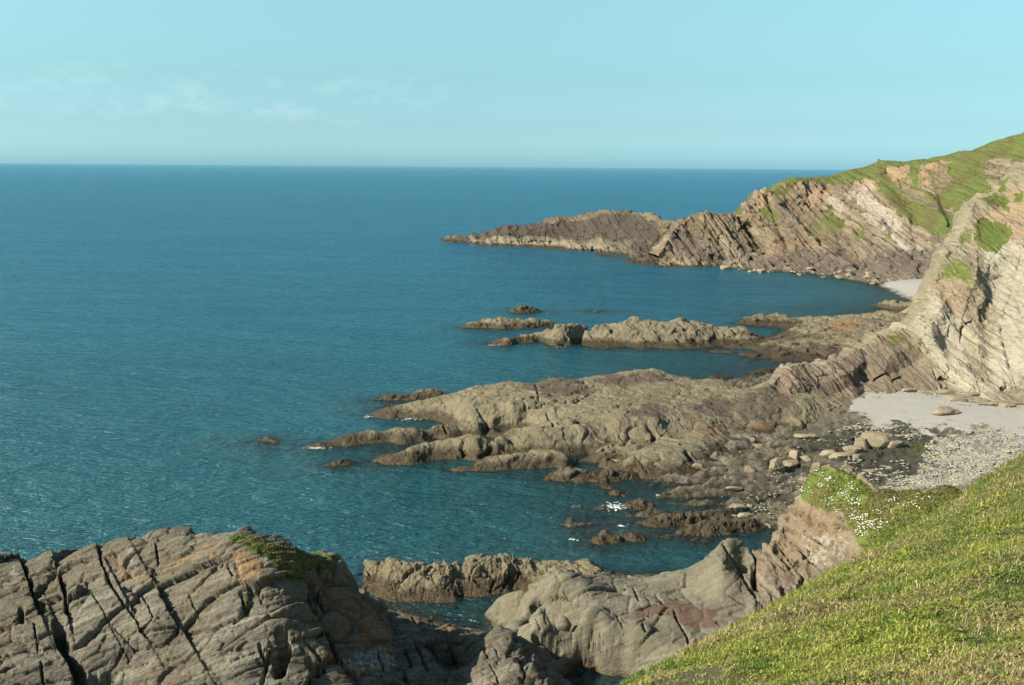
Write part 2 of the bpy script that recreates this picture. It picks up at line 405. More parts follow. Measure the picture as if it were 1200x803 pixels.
    t.links.new(hgt, bp.inputs['Height']); t.links.new(bp.outputs[0], bs.inputs['Normal'])
    if name == 'shore_rock': t.links.new(math_(t, 'MULTIPLY_ADD', at.outputs['Alpha'], -0.45, 0.7), bp.inputs['Strength'])
    return m

BED_FAR = unit([0.85, 0.10, 0.50])
BED_NEAR = unit([-0.33, 0.60, 0.75])
BED_REEF = unit([-0.12, -0.62, 0.78])
m_near = rock_mat('near_rock', (0.138, 0.121, 0.096), (0.064, 0.054, 0.044), (0.26, 0.24, 0.20), (0.125, 0.090, 0.062), BED_NEAR,
                  bands=0.8, band_amt=0.75, scale=1.6, bump=0.8, bdist=0.10, tide=0.7, mask_cols={})
m_slab = rock_mat('slab_rock', (0.155, 0.140, 0.108), (0.095, 0.086, 0.069), (0.24, 0.22, 0.17), (0.155, 0.125, 0.088), BED_NEAR,
                  bands=0.6, band_amt=0.5, scale=1.5, bump=0.6, bdist=0.10, tide=0.6, mask_cols={'G': (0.105, 0.062, 0.043), 'B': (0.075, 0.062, 0.052)})
m_knoll = rock_mat('knoll_rock', (0.175, 0.138, 0.100), (0.090, 0.072, 0.056), (0.29, 0.24, 0.18), (0.20, 0.135, 0.092), unit([0.6, 0.1, 0.7]),
                   bands=0.6, band_amt=0.8, scale=1.5, bump=0.7, bdist=0.10, tide=0.5, grass=(0.07, 0.10, 0.018), mask_cols={'B': (0.10, 0.08, 0.07)})
m_reef = rock_mat('reef_rock', (0.19, 0.160, 0.108), (0.118, 0.098, 0.068), (0.265, 0.23, 0.165), (0.175, 0.138, 0.09), BED_REEF,
                  bands=0.9, band_amt=0.45, scale=0.9, bump=0.7, bdist=0.14, tide=1.4,
                  mask_cols={'G': (0.20, 0.115, 0.055), 'B': (0.070, 0.050, 0.040), 'A': (0.25, 0.23, 0.19)})
m_dark = rock_mat('weedy_rock', (0.085, 0.073, 0.050), (0.042, 0.036, 0.025), (0.17, 0.15, 0.11), (0.10, 0.07, 0.04), BED_REEF,
                  bands=0.9, band_amt=0.4, scale=0.9, bump=0.6, bdist=0.14, tide=1.1, mask_cols=None)
m_cliff = rock_mat('cliff_rock', (0.235, 0.20, 0.15), (0.13, 0.11, 0.085), (0.36, 0.325, 0.25), (0.235, 0.175, 0.12), unit([0.86, 0.10, 0.48]), streak=1.9,
                   bands=0.20, band_amt=1.0, scale=0.8, bump=0.7, bdist=0.2, tide=0.3, grass=(0.07, 0.10, 0.018),
                   mask_cols={'G': (0.29, 0.215, 0.135), 'B': (0.145, 0.108, 0.078), 'A': (0.36, 0.33, 0.255)})
m_head = rock_mat('headland_rock', (0.20, 0.155, 0.115), (0.095, 0.072, 0.060), (0.36, 0.295, 0.22), (0.22, 0.14, 0.095), BED_FAR, streak=2.0,
                  bands=0.13, band_amt=1.0, scale=0.42, bump=0.8, bdist=0.25, tide=0.7, grass=(0.082, 0.108, 0.026),
                  mask_cols={'G': (0.36, 0.25, 0.15), 'B': (0.115, 0.095, 0.085), 'A': (0.46, 0.40, 0.33)})
m_mound = rock_mat('mound_rock', (0.155, 0.128, 0.092), (0.085, 0.068, 0.054), (0.24, 0.205, 0.145), (0.13, 0.092, 0.065), BED_FAR,
                   bands=0.13, band_amt=0.5, scale=0.42, bump=0.7, bdist=0.25, tide=1.3, grass=(0.06, 0.085, 0.025),
                   mask_cols={'G': (0.30, 0.17, 0.08), 'B': (0.055, 0.042, 0.036), 'A': (0.27, 0.235, 0.17)})
m_shore = rock_mat('shore_rock', (0.095, 0.086, 0.070), (0.050, 0.046, 0.038), (0.20, 0.175, 0.135), (0.13, 0.10, 0.07), BED_REEF,
                   bands=0.9, band_amt=0.35, scale=1.2, bump=0.7, bdist=0.10, tide=0.45, grass=(0.033, 0.048, 0.018), weed=(0.032, 0.027, 0.015),
                   mask_cols={'G': (0.19, 0.165, 0.13), 'B': (0.026, 0.027, 0.020), 'A': (0.37, 0.36, 0.325)})
m_boulder = rock_mat('boulder_rock', (0.27, 0.215, 0.16), (0.17, 0.135, 0.10), (0.38, 0.33, 0.26), (0.27, 0.19, 0.13), (0.2, 0.3, 0.9),
                     bands=1.5, band_amt=0.3, scale=1.6, bump=0.5, bdist=0.08, tide=-2, mask_cols=None)
m_pebble = rock_mat('pebble_rock', (0.33, 0.31, 0.265), (0.16, 0.152, 0.135), (0.46, 0.44, 0.39), (0.33, 0.27, 0.20), (0.2, 0.3, 0.9),
                    bands=1.5, band_amt=0.3, scale=3.2, bump=0.4, bdist=0.08, tide=-2, mask_cols=None)

def flat_mat(name, col, rough=0.8, attr=False, trans=0.0):
    m = bpy.data.materials.new(name); m.use_nodes = True; t = m.node_tree; bs = t.nodes['Principled BSDF']
    bs.inputs['Roughness'].default_value = rough; bs.inputs['Base Color'].default_value = tuple(col) + (1,)
    bs.inputs['Specular IOR Level'].default_value = 0.25
    if attr:
        a = N_(t, 'ShaderNodeAttribute'); a.attribute_name = 'mask'
        t.links.new(a.outputs['Color'], bs.inputs['Base Color'])
    if trans:
        tr = N_(t, 'ShaderNodeBsdfTranslucent'); mx = N_(t, 'ShaderNodeMixShader'); mx.inputs[0].default_value = trans
        if attr: t.links.new(a.outputs['Color'], tr.inputs[0])
        else: tr.inputs[0].default_value = tuple(col) + (1,)
        t.links.new(bs.outputs[0], mx.inputs[1]); t.links.new(tr.outputs[0], mx.inputs[2])
        t.links.new(mx.outputs[0], t.nodes['Material Output'].inputs[0])
    return m
m_leaf = flat_mat('leaf_blades', (0.1, 0.2, 0.03), 0.6, True, 0.3)
m_petal = flat_mat('white_petal', (0.62, 0.62, 0.55), 0.6)
m_foam = flat_mat('sea_foam', (0.60, 0.66, 0.66), 0.5)
m_feather = flat_mat('white_feather', (0.80, 0.80, 0.78), 0.6)
m_wing = flat_mat('grey_feather', (0.30, 0.31, 0.33), 0.6)

def sea_mat():
    m = bpy.data.materials.new('sea_water'); m.use_nodes = True; t = m.node_tree; t.nodes.clear()
    out = N_(t, 'ShaderNodeOutputMaterial'); geo = N_(t, 'ShaderNodeNewGeometry'); pos = geo.outputs['Position']
    at = N_(t, 'ShaderNodeAttribute'); at.attribute_name = 'mask'
    sp = N_(t, 'ShaderNodeSeparateColor'); t.links.new(at.outputs['Color'], sp.inputs[0])
    dep = sp.outputs[0]                        # metres of water / 10
    mp = N_(t, 'ShaderNodeMapping'); mp.inputs['Scale'].default_value = (0.42, 1.0, 1.0); mp.inputs['Rotation'].default_value = (0, 0, R(18)); t.links.new(pos, mp.inputs[0])
    mp2 = N_(t, 'ShaderNodeMapping'); mp2.inputs['Scale'].default_value = (0.25, 1.0, 1.0); t.links.new(pos, mp2.inputs[0])
    w1 = noise(t, mp.outputs[0], 0.55, 4, 0.55, 0.3); w2 = noise(t, mp.outputs[0], 2.2, 3, 0.6); w3 = noise(t, mp.outputs[0], 0.13, 3, 0.5)
    big = noise(t, mp2.outputs[0], 0.012, 5, 0.6); mid = noise(t, mp2.outputs[0], 0.06, 4, 0.6)
    hgt = math_(t, 'ADD', math_(t, 'MULTIPLY', w1, 1.0), math_(t, 'MULTIPLY', w2, 0.42))
    hgt = math_(t, 'ADD', hgt, math_(t, 'MULTIPLY', w3, 1.6))
    bp = N_(t, 'ShaderNodeBump'); bp.inputs['Strength'].default_value = 1.0; bp.inputs['Distance'].default_value = 1.5
    t.links.new(hgt, bp.inputs['Height'])
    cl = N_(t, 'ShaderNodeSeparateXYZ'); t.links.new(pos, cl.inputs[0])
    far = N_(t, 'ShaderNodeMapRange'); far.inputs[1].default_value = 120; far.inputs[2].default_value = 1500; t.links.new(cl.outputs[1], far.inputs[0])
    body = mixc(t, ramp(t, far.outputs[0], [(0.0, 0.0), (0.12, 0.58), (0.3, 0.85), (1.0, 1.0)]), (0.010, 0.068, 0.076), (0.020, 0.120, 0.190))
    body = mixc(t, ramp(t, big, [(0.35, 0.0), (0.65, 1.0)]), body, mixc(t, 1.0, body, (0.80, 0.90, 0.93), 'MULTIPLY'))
    body = mixc(t, math_(t, 'MULTIPLY', ramp(t, mid, [(0.42, 0.0), (0.58, 1.0)]), 0.8), body, mixc(t, 1.0, body, (0.75, 0.82, 0.85), 'MULTIPLY'))
    shal = ramp(t, dep, [(0.0, 1.0), (0.16, 0.75), (0.42, 0.0)])
    body = mixc(t, math_(t, 'MULTIPLY', shal, 0.6), body, (0.030, 0.095, 0.100))
    dif = N_(t, 'ShaderNodeBsdfDiffuse'); t.links.new(body, dif.inputs[0]); t.links.new(bp.outputs[0], dif.inputs['Normal'])
    tra = N_(t, 'ShaderNodeBsdfTransparent'); t.links.new(ramp(t, dep, [(0.0, (1, 1, 1)), (0.3, (0.35, 0.75, 0.75))]), tra.inputs[0])
    mx = N_(t, 'ShaderNodeMixShader'); t.links.new(ramp(t, dep, [(0.0, 0.12), (0.12, 0.62), (0.30, 0.97), (0.34, 1.0)]), mx.inputs[0])
    t.links.new(tra.outputs[0], mx.inputs[1]); t.links.new(dif.outputs[0], mx.inputs[2])
    gl = N_(t, 'ShaderNodeBsdfGlossy'); gl.inputs['Roughness'].default_value = 0.2; gl.inputs[0].default_value = (0.72, 0.94, 0.98, 1); t.links.new(bp.outputs[0], gl.inputs['Normal'])
    fr = N_(t, 'ShaderNodeFresnel'); fr.inputs[0].default_value = 1.333; t.links.new(bp.outputs[0], fr.inputs['Normal'])
    m2 = N_(t, 'ShaderNodeMixShader'); t.links.new(math_(t, 'MULTIPLY', fr.outputs[0], 0.9), m2.inputs[0])
    t.links.new(mx.outputs[0], m2.inputs[1]); t.links.new(gl.outputs[0], m2.inputs[2])
    t.links.new(m2.outputs[0], out.inputs[0]); return m
m_sea = sea_mat()

# ============================================================ THE LARGE STRUCTURE
def pmask(P, areas, wob=6.0, ws=7.0, seed=3):
    """mask channels from outlines on the surface; areas: list of (channel, polygon, feather, amount)"""
    x, y = project(P)
    w = fbm(P / ws, 6, seed, g=.65); w2 = fbm(P / ws + 40, 6, seed + 9, g=.65)
    x = x + w * wob * 2.2; y = y + w2 * wob * 1.8
    M = np.zeros((len(P), 4), np.float32)
    for ch, poly, f, a in areas: M[:, ch] = np.maximum(M[:, ch], a * soft(x, y, poly, f))
    return M
GR, OC, DK, PL = 0, 1, 2, 3

# ---- far headland: cliff, loft from foot to skyline
xs = np.concatenate([np.linspace(772, 1215, 780), np.linspace(1216, 1330, 40)])
fy, fz = row([(780, 310, 1), (800, 314, -.4), (848, 314, -.4), (880, 318, -.4), (906, 319, -.4), (930, 321, -.4), (960, 324, -.4), (986, 327, -.3),
              (1015, 332, 0), (1042, 329, 1.6), (1080, 327, 3), (1094, 324, 4), (1150, 318, 5), (1220, 312, 8), (1330, 300, 12)], xs)
foot = atz(xs, fy, fz)
ty, tD = row([(772, 300, 470), (778, 290, 472), (788, 270, 474), (798, 260, 476), (814, 255, 474), (822, 250, 472), (830, 247.6, 471), (844, 250, 470), (856, 252, 470), (868, 254, 471), (874, 240, 470),
              (880, 236, 469), (885, 233, 469), (888, 227, 469), (904, 223, 470), (912, 217, 471), (932, 208, 472), (952, 208, 474), (972, 207, 474), (986, 203, 474),
              (1000, 198.5, 474), (1020, 195, 472), (1036, 188.4, 470), (1068, 189, 464), (1112, 182, 452), (1148, 175, 440), (1172, 166, 432), (1200, 157, 424), (1330, 120, 400)], xs)
top = atd(xs, ty, tD)
# toe terrace and mid face
my, mz = row([(772, 304, 2.0), (800, 304, 2.6), (830, 304, 3.4), (860, 303, 4), (880, 300, 5), (906, 300, 6), (930, 302, 6), (960, 305, 5.5), (1000, 312, 5), (1042, 316, 5), (1080, 314, 6.5), (1120, 306, 10), (1220, 296, 14), (1330, 280, 20)], xs)
toe = atz(xs, my, mz)
mid = toe * 0.5 + top * 0.5; mid[:, 1] -= 5 * np.clip((xs - 860) / 60, 0, 1)
back1 = top.copy(); back1[:, 1] += 14; back1[:, 2] -= 1.0
back2 = top.copy(); back2[:, 1] += 60; back2[:, 2] = np.minimum(back2[:, 2] * 0.35, 12) - 3
back2[:, 2] = np.where(xs > 950, top[:, 2] * 0.8, back2[:, 2]); back3 = back2.copy(); back3[:, 1] += 60; back3[:, 2] = -3
under = foot.copy(); under[:, 1] -= 10; under[:, 2] = -3
def head_post(P):
    x, y = project(P); front = P[:, 1] < 480
    def gash(pts, w, dpt):
        d, _ = seg_dist(x, y, pts); return dpt * np.exp(-(d / w) ** 2)
    g = gash([(876, 266), (890, 287), (900, 298)], 4, 6) + gash([(836, 301), (848, 306)], 3, 3) - gash([(826, 250), (850, 275), (866, 300)], 9, 2.5) + gash([(806, 262), (815, 290)], 5, 1.5)
    g += gash([(900, 232), (912, 262), (925, 290)], 3.5, 2.5) + gash([(940, 240), (985, 262), (1010, 300)], 4, 2.5) - gash([(985, 225), (1030, 262), (1062, 300)], 7, 3.0)
    g += gash([(1040, 205), (1075, 250), (1080, 290)], 9, 4) + gash([(1098, 205), (1110, 240), (1120, 262)], 7, 3.5) - gash([(1070, 205), (1090, 235), (1105, 262)], 6, 3)
    g += gash([(1119, 289), (1117, 300)], 3, 3) + gash([(1086, 297), (1088, 302)], 2.5, 4)
    P = P.copy(); P[:, 1] += g * front; return P
head_areas = [
    (GR, [(895, 224), (930, 205), (972, 204), (1000, 196), (1040, 184), (1110, 178), (1200, 152), (1215, 175), (1160, 188), (1112, 190), (1072, 196), (1040, 196), (1012, 208), (985, 211), (945, 216), (915, 220)], 4, 1.0),
    (GR, [(1030, 200), (1060, 195), (1110, 192), (1160, 190), (1200, 200), (1200, 262), (1140, 275), (1100, 270), (1065, 245), (1045, 225)], 14, 0.38),
    (GR, [(905, 222), (930, 208), (972, 208), (1000, 199), (1000, 204), (975, 212), (945, 214), (925, 219), (908, 226)], 3, 1),
    (GR, [(1000, 199), (1036, 189), (1068, 190), (1040, 195), (1050, 215), (1060, 228), (1085, 240), (1115, 250), (1134, 262), (1134, 275), (1105, 280), (1080, 270), (1062, 255), (1045, 235), (1028, 212), (1010, 205)], 5, 1),
    (GR, [(1060, 190), (1078, 196), (1085, 218), (1105, 225), (1120, 212), (1112, 186), (1148, 178), (1160, 215), (1180, 235), (1200, 235), (1200, 262), (1130, 262), (1110, 245), (1085, 225), (1068, 212)], 5, 0.8),
    (GR, [(1145, 175), (1200, 158), (1260, 140), (1260, 220), (1200, 198), (1180, 182), (1158, 178)], 4, 0.9),
    (GR, [(963, 255), (975, 243), (988, 250), (990, 262), (982, 272), (968, 270)], 5, 1),
    (GR, [(1000, 262), (1012, 275), (1006, 285), (998, 275)], 5, 0.6), (GR, [(885, 240), (905, 232), (915, 255), (905, 260)], 5, 0.6),
    (GR, [(1100, 252), (1140, 258), (1140, 300), (1110, 290)], 6, 0.5),
    (GR, [(940, 262), (960, 255), (965, 275), (950, 280)], 6, 0.45), (GR, [(1020, 250), (1035, 262), (1048, 285), (1035, 282)], 5, 0.5),
    (OC, [(885, 225), (905, 223), (900, 240), (886, 240)], 5, 0.9), (OC, [(940, 225), (975, 215), (970, 240), (945, 245)], 8, 0.7),
    (OC, [(1040, 196), (1062, 193), (1065, 205), (1055, 216), (1044, 208)], 3, 1.1), (OC, [(1070, 192), (1098, 188), (1098, 212), (1085, 212), (1078, 203)], 4, 1.0),
    (OC, [(1112, 183), (1122, 182), (1134, 205), (1125, 208)], 4, 0.9), (OC, [(1000, 208), (1022, 208), (1030, 225), (1008, 222)], 5, 0.9),
    (PL, [(990, 222), (1022, 215), (1045, 250), (1078, 298), (1060, 298), (1020, 262)], 8, 0.75), (PL, [(970, 228), (985, 225), (990, 245), (975, 248)], 5, 0.7),
    (DK, [(780, 268), (800, 262), (845, 290), (855, 314), (800, 314), (790, 300)], 8, 0.6),
    (DK, [(870, 300), (940, 292), (1010, 300), (1100, 290), (1100, 330), (870, 322)], 8, 0.75), (DK, [(1085, 270), (1130, 262), (1125, 310), (1090, 305)], 8, 0.6),
    (DK, [(905, 240), (935, 235), (940, 270), (920, 280)], 10, 0.5)]
def head_mask(P):
    M = pmask(P, head_areas, 7, 9.0)
    M[:, 0] = np.where((P[:, 1] > 476) & (P[:, 2] > 20), 0.9, M[:, 0]); return M
loft('headland', [under, foot, toe, mid, top, back1, back2, back3], [6, 60, 90, 110, 12, 18, 8], 0, m_head,
     dict(bed=BED_FAR, seed=5, layers=((2.0, 16, 0.7),), ribs=2.2, rt_=2.4, warp=0.5, cells=((5, 14, 1.6), (1.8, 5, 0.8)), rough=1.2, rs=7, lump=1.5, ls=38), head_mask, post=head_post, calm=(0, .8), kind='structure')

# ---- low mound off the headland (joined at its right end)
xs = np.linspace(509, 800, 560)
fy, = row([(509, 280.5), (520, 285), (550, 287), (565, 290), (595, 290), (625, 291), (655, 294), (690, 299), (707, 303), (718, 304), (732, 306), (734, 311), (750, 315), (775, 315), (800, 314)], xs)
foot = atz(xs, fy, np.full(len(xs), -0.3))
my, mz = row([(509, 280.4, -.2), (530, 282, .8), (560, 284, 1.4), (600, 284, 2.0), (640, 284, 2.4), (680, 286, 3), (720, 288, 3.5), (750, 290, 3.5), (780, 291, 3.5), (800, 292, 4)], xs)
ter = atz(xs, my, mz)
ty, tD = row([(509, 280.2, 628), (520, 279, 618), (527, 277.8, 610), (545, 275, 600), (565, 272.5, 592), (585, 265, 585), (595, 263, 580), (612, 264.5, 578), (635, 261, 573), (639, 255.5, 570), (650, 254, 568), (675, 254, 565),
              (692, 249, 560), (712, 246.5, 555), (737, 247.5, 548), (760, 250, 535), (770, 253, 525), (778, 260, 515), (790, 260.5, 500), (800, 261, 494)], xs)
top = atd(xs, ty, tD); mid = ter * 0.45 + top * 0.55; mid[:, 1] -= 2
b1 = top.copy(); b1[:, 1] += 10; b1[:, 2] -= 0.8; b2 = top.copy(); b2[:, 1] += 34; b2[:, 2] = -1; b3 = b2.copy(); b3[:, 1] += 8; b3[:, 2] = -3.5
un = foot.copy(); un[:, 1] -= 10; un[:, 2] = -3.2
def mound_post(P):
    x, y = project(P); P = P.copy()
    d, _ = seg_dist(x, y, [(665, 296), (700, 292), (735, 298)]); P[:, 2] -= 2.2 * np.exp(-(d / 3.0) ** 2)
    return P
def mound_mask(P):
    return pmask(P, [(DK, [(545, 275), (590, 262), (635, 262), (700, 255), (745, 250), (772, 262), (770, 282), (700, 282), (640, 278), (570, 279)], 7, 1.5),
                     (DK, [(509, 278), (560, 280), (570, 292), (509, 288)], 5, 1.0), (DK, [(650, 292), (712, 296), (712, 306), (650, 304)], 4, 1.0), (DK, [(740, 285), (800, 285), (800, 300), (750, 300)], 6, 1.2),
                     (GR, [(690, 250), (712, 246), (760, 250), (757, 256), (705, 254)], 4, 0.35), (OC, [(636, 255), (690, 250), (690, 262), (636, 262)], 5, 0.35),
                     (PL, [(550, 279), (640, 279), (690, 287), (720, 290), (680, 294), (560, 290)], 5, 0.9)], 5, 10)
mound = loft('tidal_islet', [un, foot, ter, mid, top, b1, b2, b3], [6, 50, 60, 60, 10, 20, 5], 0, m_mound,
     dict(bed=BED_FAR, seed=15, layers=((1.6, 8, 0.3),), ribs=0.7, rt_=3.0, cells=((3, 8, 1.0),), rough=1.1, rs=7, lump=1.0, ls=25), mound_mask, post=mound_post,
     label='long dark domed mound of rock tapering to a point, joined to the far headland', category='rock mound', kind='thing')

# ---- right-hand cliff above the cove with its promontory
xs = np.concatenate([np.linspace(905, 1215, 700), np.linspace(1216, 1420, 60)])
fy, fz = row([(905, 492, 1.2), (925, 496, 1.2), (960, 490, 1.5), (1000, 474, 2.5), (1014, 460, 3.4), (1040, 464, 3.6), (1060, 459, 3.8), (1111, 457, 4), (1159, 470, 4), (1191, 474, 4), (1260, 492, 4.5), (1420, 540, 6)], xs)
foot = atz(xs, fy, fz)
ty, tD = row([(905, 449, 178), (913, 441, 181), (925, 428, 184), (932, 424.5, 185), (958, 427, 187), (975, 422, 189), (989, 416, 191), (1010, 403, 195), (1036, 394, 198), (1060, 383, 201), (1066, 379, 202), (1080, 354, 205),
              (1089, 334, 206), (1100, 312, 208), (1113, 290, 211), (1124, 279, 213), (1134, 261, 216), (1138, 243, 219), (1146, 233, 222), (1160, 226, 224), (1175, 220, 225), (1188, 206, 226), (1200, 196, 227), (1300, 150, 222), (1420, 120, 210)], xs)
top = atd(xs, ty, tD)
m1 = foot * 0.72 + top * 0.28; m1[:, 1] += 0.10 * (top[:, 1] - foot[:, 1]); m2 = foot * 0.35 + top * 0.65; m2[:, 1] -= 0.06 * (top[:, 1] - foot[:, 1])
b1 = top.copy(); b1[:, 1] += 6; b1[:, 2] -= 0.5
lowk = np.clip((xs - 1080) / 60, 0, 1)
b2 = top.copy(); b2[:, 1] += 20; b2[:, 0] += 6; b2[:, 2] = (top[:, 2] * 0.2) * (1 - lowk) + (top[:, 2] * 0.8) * lowk
b3 = b2.copy(); b3[:, 1] += 22; b3[:, 0] += 14; b3[:, 2] = -1 * (1 - lowk) + (top[:, 2] * 0.45) * lowk
b4 = b3.copy(); b4[:, 1] += 60; b4[:, 2] = -4
un = foot.copy(); un[:, 1] -= 6; un[:, 2] -= 4
def cliff_post(P):
    x, y = project(P); P = P.copy(); front = P[:, 1] < 230
    def gash(pts, w, dpt):
        d, _ = seg_dist(x, y, pts); return dpt * np.exp(-(d / w) ** 2) * front
    g = gash([(1105, 330), (1128, 385), (1148, 440), (1160, 468)], 7, 1.3) + gash([(1165, 330), (1160, 390), (1165, 450)], 12, 1.4)
    g += gash([(1180, 390), (1190, 430), (1200, 460)], 6, 2.0) - gash([(1075, 370), (1110, 430), (1130, 455)], 7, 1.6) - gash([(1120, 290), (1150, 350)], 9, 1.5)
    g += gash([(1027, 447), (1036, 442)], 2.5, 2.0) + gash([(1048, 447), (1056, 444)], 2, 1.5) + gash([(1103, 445), (1120, 452)], 2.5, 2.0) + gash([(1132, 385), (1128, 402)], 1.5, 1.5)
    g += gash([(1135, 380), (1140, 378)], 1.5, 1.2) + gash([(945, 430), (965, 455), (985, 475)], 5, 1.2) + gash([(1178, 458), (1190, 465)], 3, 2)
    P[:, 1] += g; return P
cliff_areas = [
    (GR, [(1142, 262), (1150, 255), (1184, 265), (1178, 285), (1165, 296), (1150, 290), (1140, 278)], 4, 1.1), (GR, [(1146, 234), (1165, 226), (1184, 236), (1182, 248), (1165, 244)], 4, 0.9),
    (GR, [(1186, 228), (1200, 226), (1200, 238), (1190, 238)], 3, 0.9), (GR, [(1125, 268), (1140, 262), (1140, 285), (1120, 290)], 6, 0.55), (GR, [(1148, 178), (1156, 176), (1166, 215), (1150, 226)], 4, 1.0), (GR, [(1168, 215), (1180, 210), (1180, 226), (1170, 226)], 3, 0.9),
    (GR, [(1100, 315), (1118, 295), (1135, 310), (1150, 335), (1140, 342), (1120, 330), (1104, 330)], 8, 0.55), (GR, [(1035, 396), (1062, 384), (1062, 402), (1040, 408)], 6, 0.5), (GR, [(1063, 405), (1073, 405), (1073, 415), (1063, 415)], 4, 0.5),
    (OC, [(1130, 260), (1160, 240), (1200, 215), (1230, 215), (1230, 300), (1190, 310), (1185, 280), (1160, 300), (1140, 290)], 14, 0.75), (OC, [(1098, 320), (1125, 320), (1140, 370), (1120, 380), (1095, 350)], 10, 0.6),
    (OC, [(915, 440), (932, 426), (950, 440), (945, 460), (920, 462)], 9, 1.0), (OC, [(975, 440), (1005, 442), (1010, 458), (985, 465)], 8, 0.95), (OC, [(1035, 392), (1060, 385), (1062, 402), (1030, 408)], 6, 0.7),
    (PL, [(1065, 385), (1090, 340), (1110, 360), (1150, 440), (1160, 465), (1120, 455), (1090, 425)], 14, 0.75), (PL, [(1160, 270), (1215, 290), (1215, 400), (1180, 470), (1160, 460), (1165, 380), (1150, 320)], 14, 0.8),
    (DK, [(905, 440), (932, 424), (1010, 404), (1062, 384), (1085, 425), (1110, 458), (1000, 480), (905, 500)], 14, 0.75), (DK, [(1160, 440), (1215, 440), (1215, 478), (1160, 475)], 8, 0.5),
    (DK, [(1100, 340), (1150, 330), (1160, 390), (1140, 400)], 12, 0.4)]
loft('cliff', [un, foot, m1, m2, top, b1, b2, b3, b4], [5, 110, 130, 120, 10, 18, 12, 5], 0, m_cliff,
     dict(bed=unit([0.86, 0.10, 0.48]), seed=25, layers=((0.9, 8, 0.18),), ribs=0.55, rt_=1.9, warp=0.35, cells=((2.6, 9, 0.75), (0.9, 3.6, 0.3), (.4, 1.4, .12)), rough=0.5, rs=4, lump=1.0, ls=22), lambda P: pmask(P, cliff_areas, 6, 4.0), post=cliff_post, calm=(0, .6, 2, .45), kind='structure')

# ---- shore: cove beach, wave-cut platform and sea bed
S = Field(c=3.0, lo=-5)
S.line([(1004, 466, 3.2), (1060, 458, 4), (1111, 456, 4), (1191, 471, 4), (1300, 490, 4.5)], 20)
S.line([(1000, 490, 2.2), (1060, 485, 2.9), (1120, 490, 3.2), (1200, 500, 3.4), (1300, 520, 4)], 25)
S.line([(1000, 520, 1.0), (1050, 520, 1.2), (1100, 520, 1.7), (1160, 525, 2.4), (1230, 540, 4)], 25)
S.line([(985, 555, 0.9), (1040, 560, 1.2), (1090, 570, 1.9), (1150, 570, 3)], 25)
S.line([(1000, 600, 1.5), (1080, 620, 3), (1150, 620, 5)], 30)
S.line([(905, 500, 0.9), (960, 505, 0.9)], 25).line([(850, 512, 0.7), (900, 520, 0.5), (960, 530, 0.6)], 25)
S.line([(800, 545, 0.35), (850, 545, 0.5), (900, 555, 0.6), (950, 560, 0.6)], 25)
S.line([(770, 570, 0.05), (820, 575, 0.25), (870, 580, 0.4), (930, 590, 0.5)], 25)
S.line([(745, 565, -0.5), (765, 590, -0.45), (790, 605, -0.3), (830, 600, 0.0), (880, 605, 0.15), (930, 625, 0.4)], 25)
S.line([(690, 640, -0.9), (740, 630, -0.7), (790, 625, -0.45), (840, 625, -0.35), (890, 630, -0.3)], 25)
S.line([(700, 655, -2.2), (780, 655, -1.8), (850, 650, -1.2)], 25)
S.line([(560, 560, -2.0), (640, 572, -1.3), (700, 585, -1.0)], 25).line([(420, 560, -3.2), (500, 600, -3.4), (600, 620, -2.6), (650, 600, -1.6)], 30)
S.line([(330, 545, -4.2), (300, 500, -4.5), (400, 450, -4.5), (500, 420, -4)], 40)
S.line([(430, 640, -4), (560, 650, -3.5), (650, 660, -3)], 40)
S.line([(780, 425, -2.5), (840, 428, -1.2), (880, 430, -0.5), (920, 432, -0.3)], 30).line([(560, 430, -4), (700, 425, -3)], 40)
S.line([(1026, 334, 0), (1050, 345, 0), (1069, 352, 0), (1085, 356, 0.2)], 12).line([(1050, 330, 2.0), (1075, 332, 2.6), (1094, 326, 3.5), (1110, 340, 3.5), (1130, 330, 5)], 14)
S.line([(1000, 340, -1.6), (1030, 348, -1.2), (1060, 358, -0.4)], 14).line([(900, 340, -4), (960, 348, -3.2), (1000, 358, -2)], 40)
S.line([(1042, 361, -.1), (1075, 364, .6), (1100, 360, 1.5)], 14)
S.line([(800, 335, -4), (700, 340, -5)], 40)
S.solve(extra=[(x, y, -5) for x, y in [(-160, 60), (-160, 200), (-160, 400), (-100, 520), (50, 560), (200, 560), (-60, 70), (-160, 650), (0, 650)]] +
        [(x, y, z) for x, y, z in [(160, 160, 8), (170, 300, 10), (220, 420, 10), (150, 120, 12), (130, 90, 14), (90, 80, 6), (40, 60, 2), (10, 60, 1), (-40, 50, 0)]])
def shore_post(P):
    P = P.copy(); x, y = project(P)
    low = sstep(2.0, 0.7, P[:, 2]) * sstep(-2.5, -0.8, P[:, 2])
    q = P * np.array([0.16, 0.62, 0.0]); q = np.stack([q[:, 0] + 0.0 * q[:, 1], q[:, 1] - 0.25 * q[:, 0] * 3.3, q[:, 2]], 1)
    ridge = fbm(q + 5, 4, 31); ridge2 = fbm(q * 3.1 + 9, 4, 37, g=.6)
    wet = soft(x, y, [(690, 560), (760, 558), (850, 560), (900, 600), (930, 640), (680, 660)], 40)
    P[:, 2] += low * (1.5 * ridge + 0.9 * ridge2 - 0.08 - 0.22 * wet)
    return P
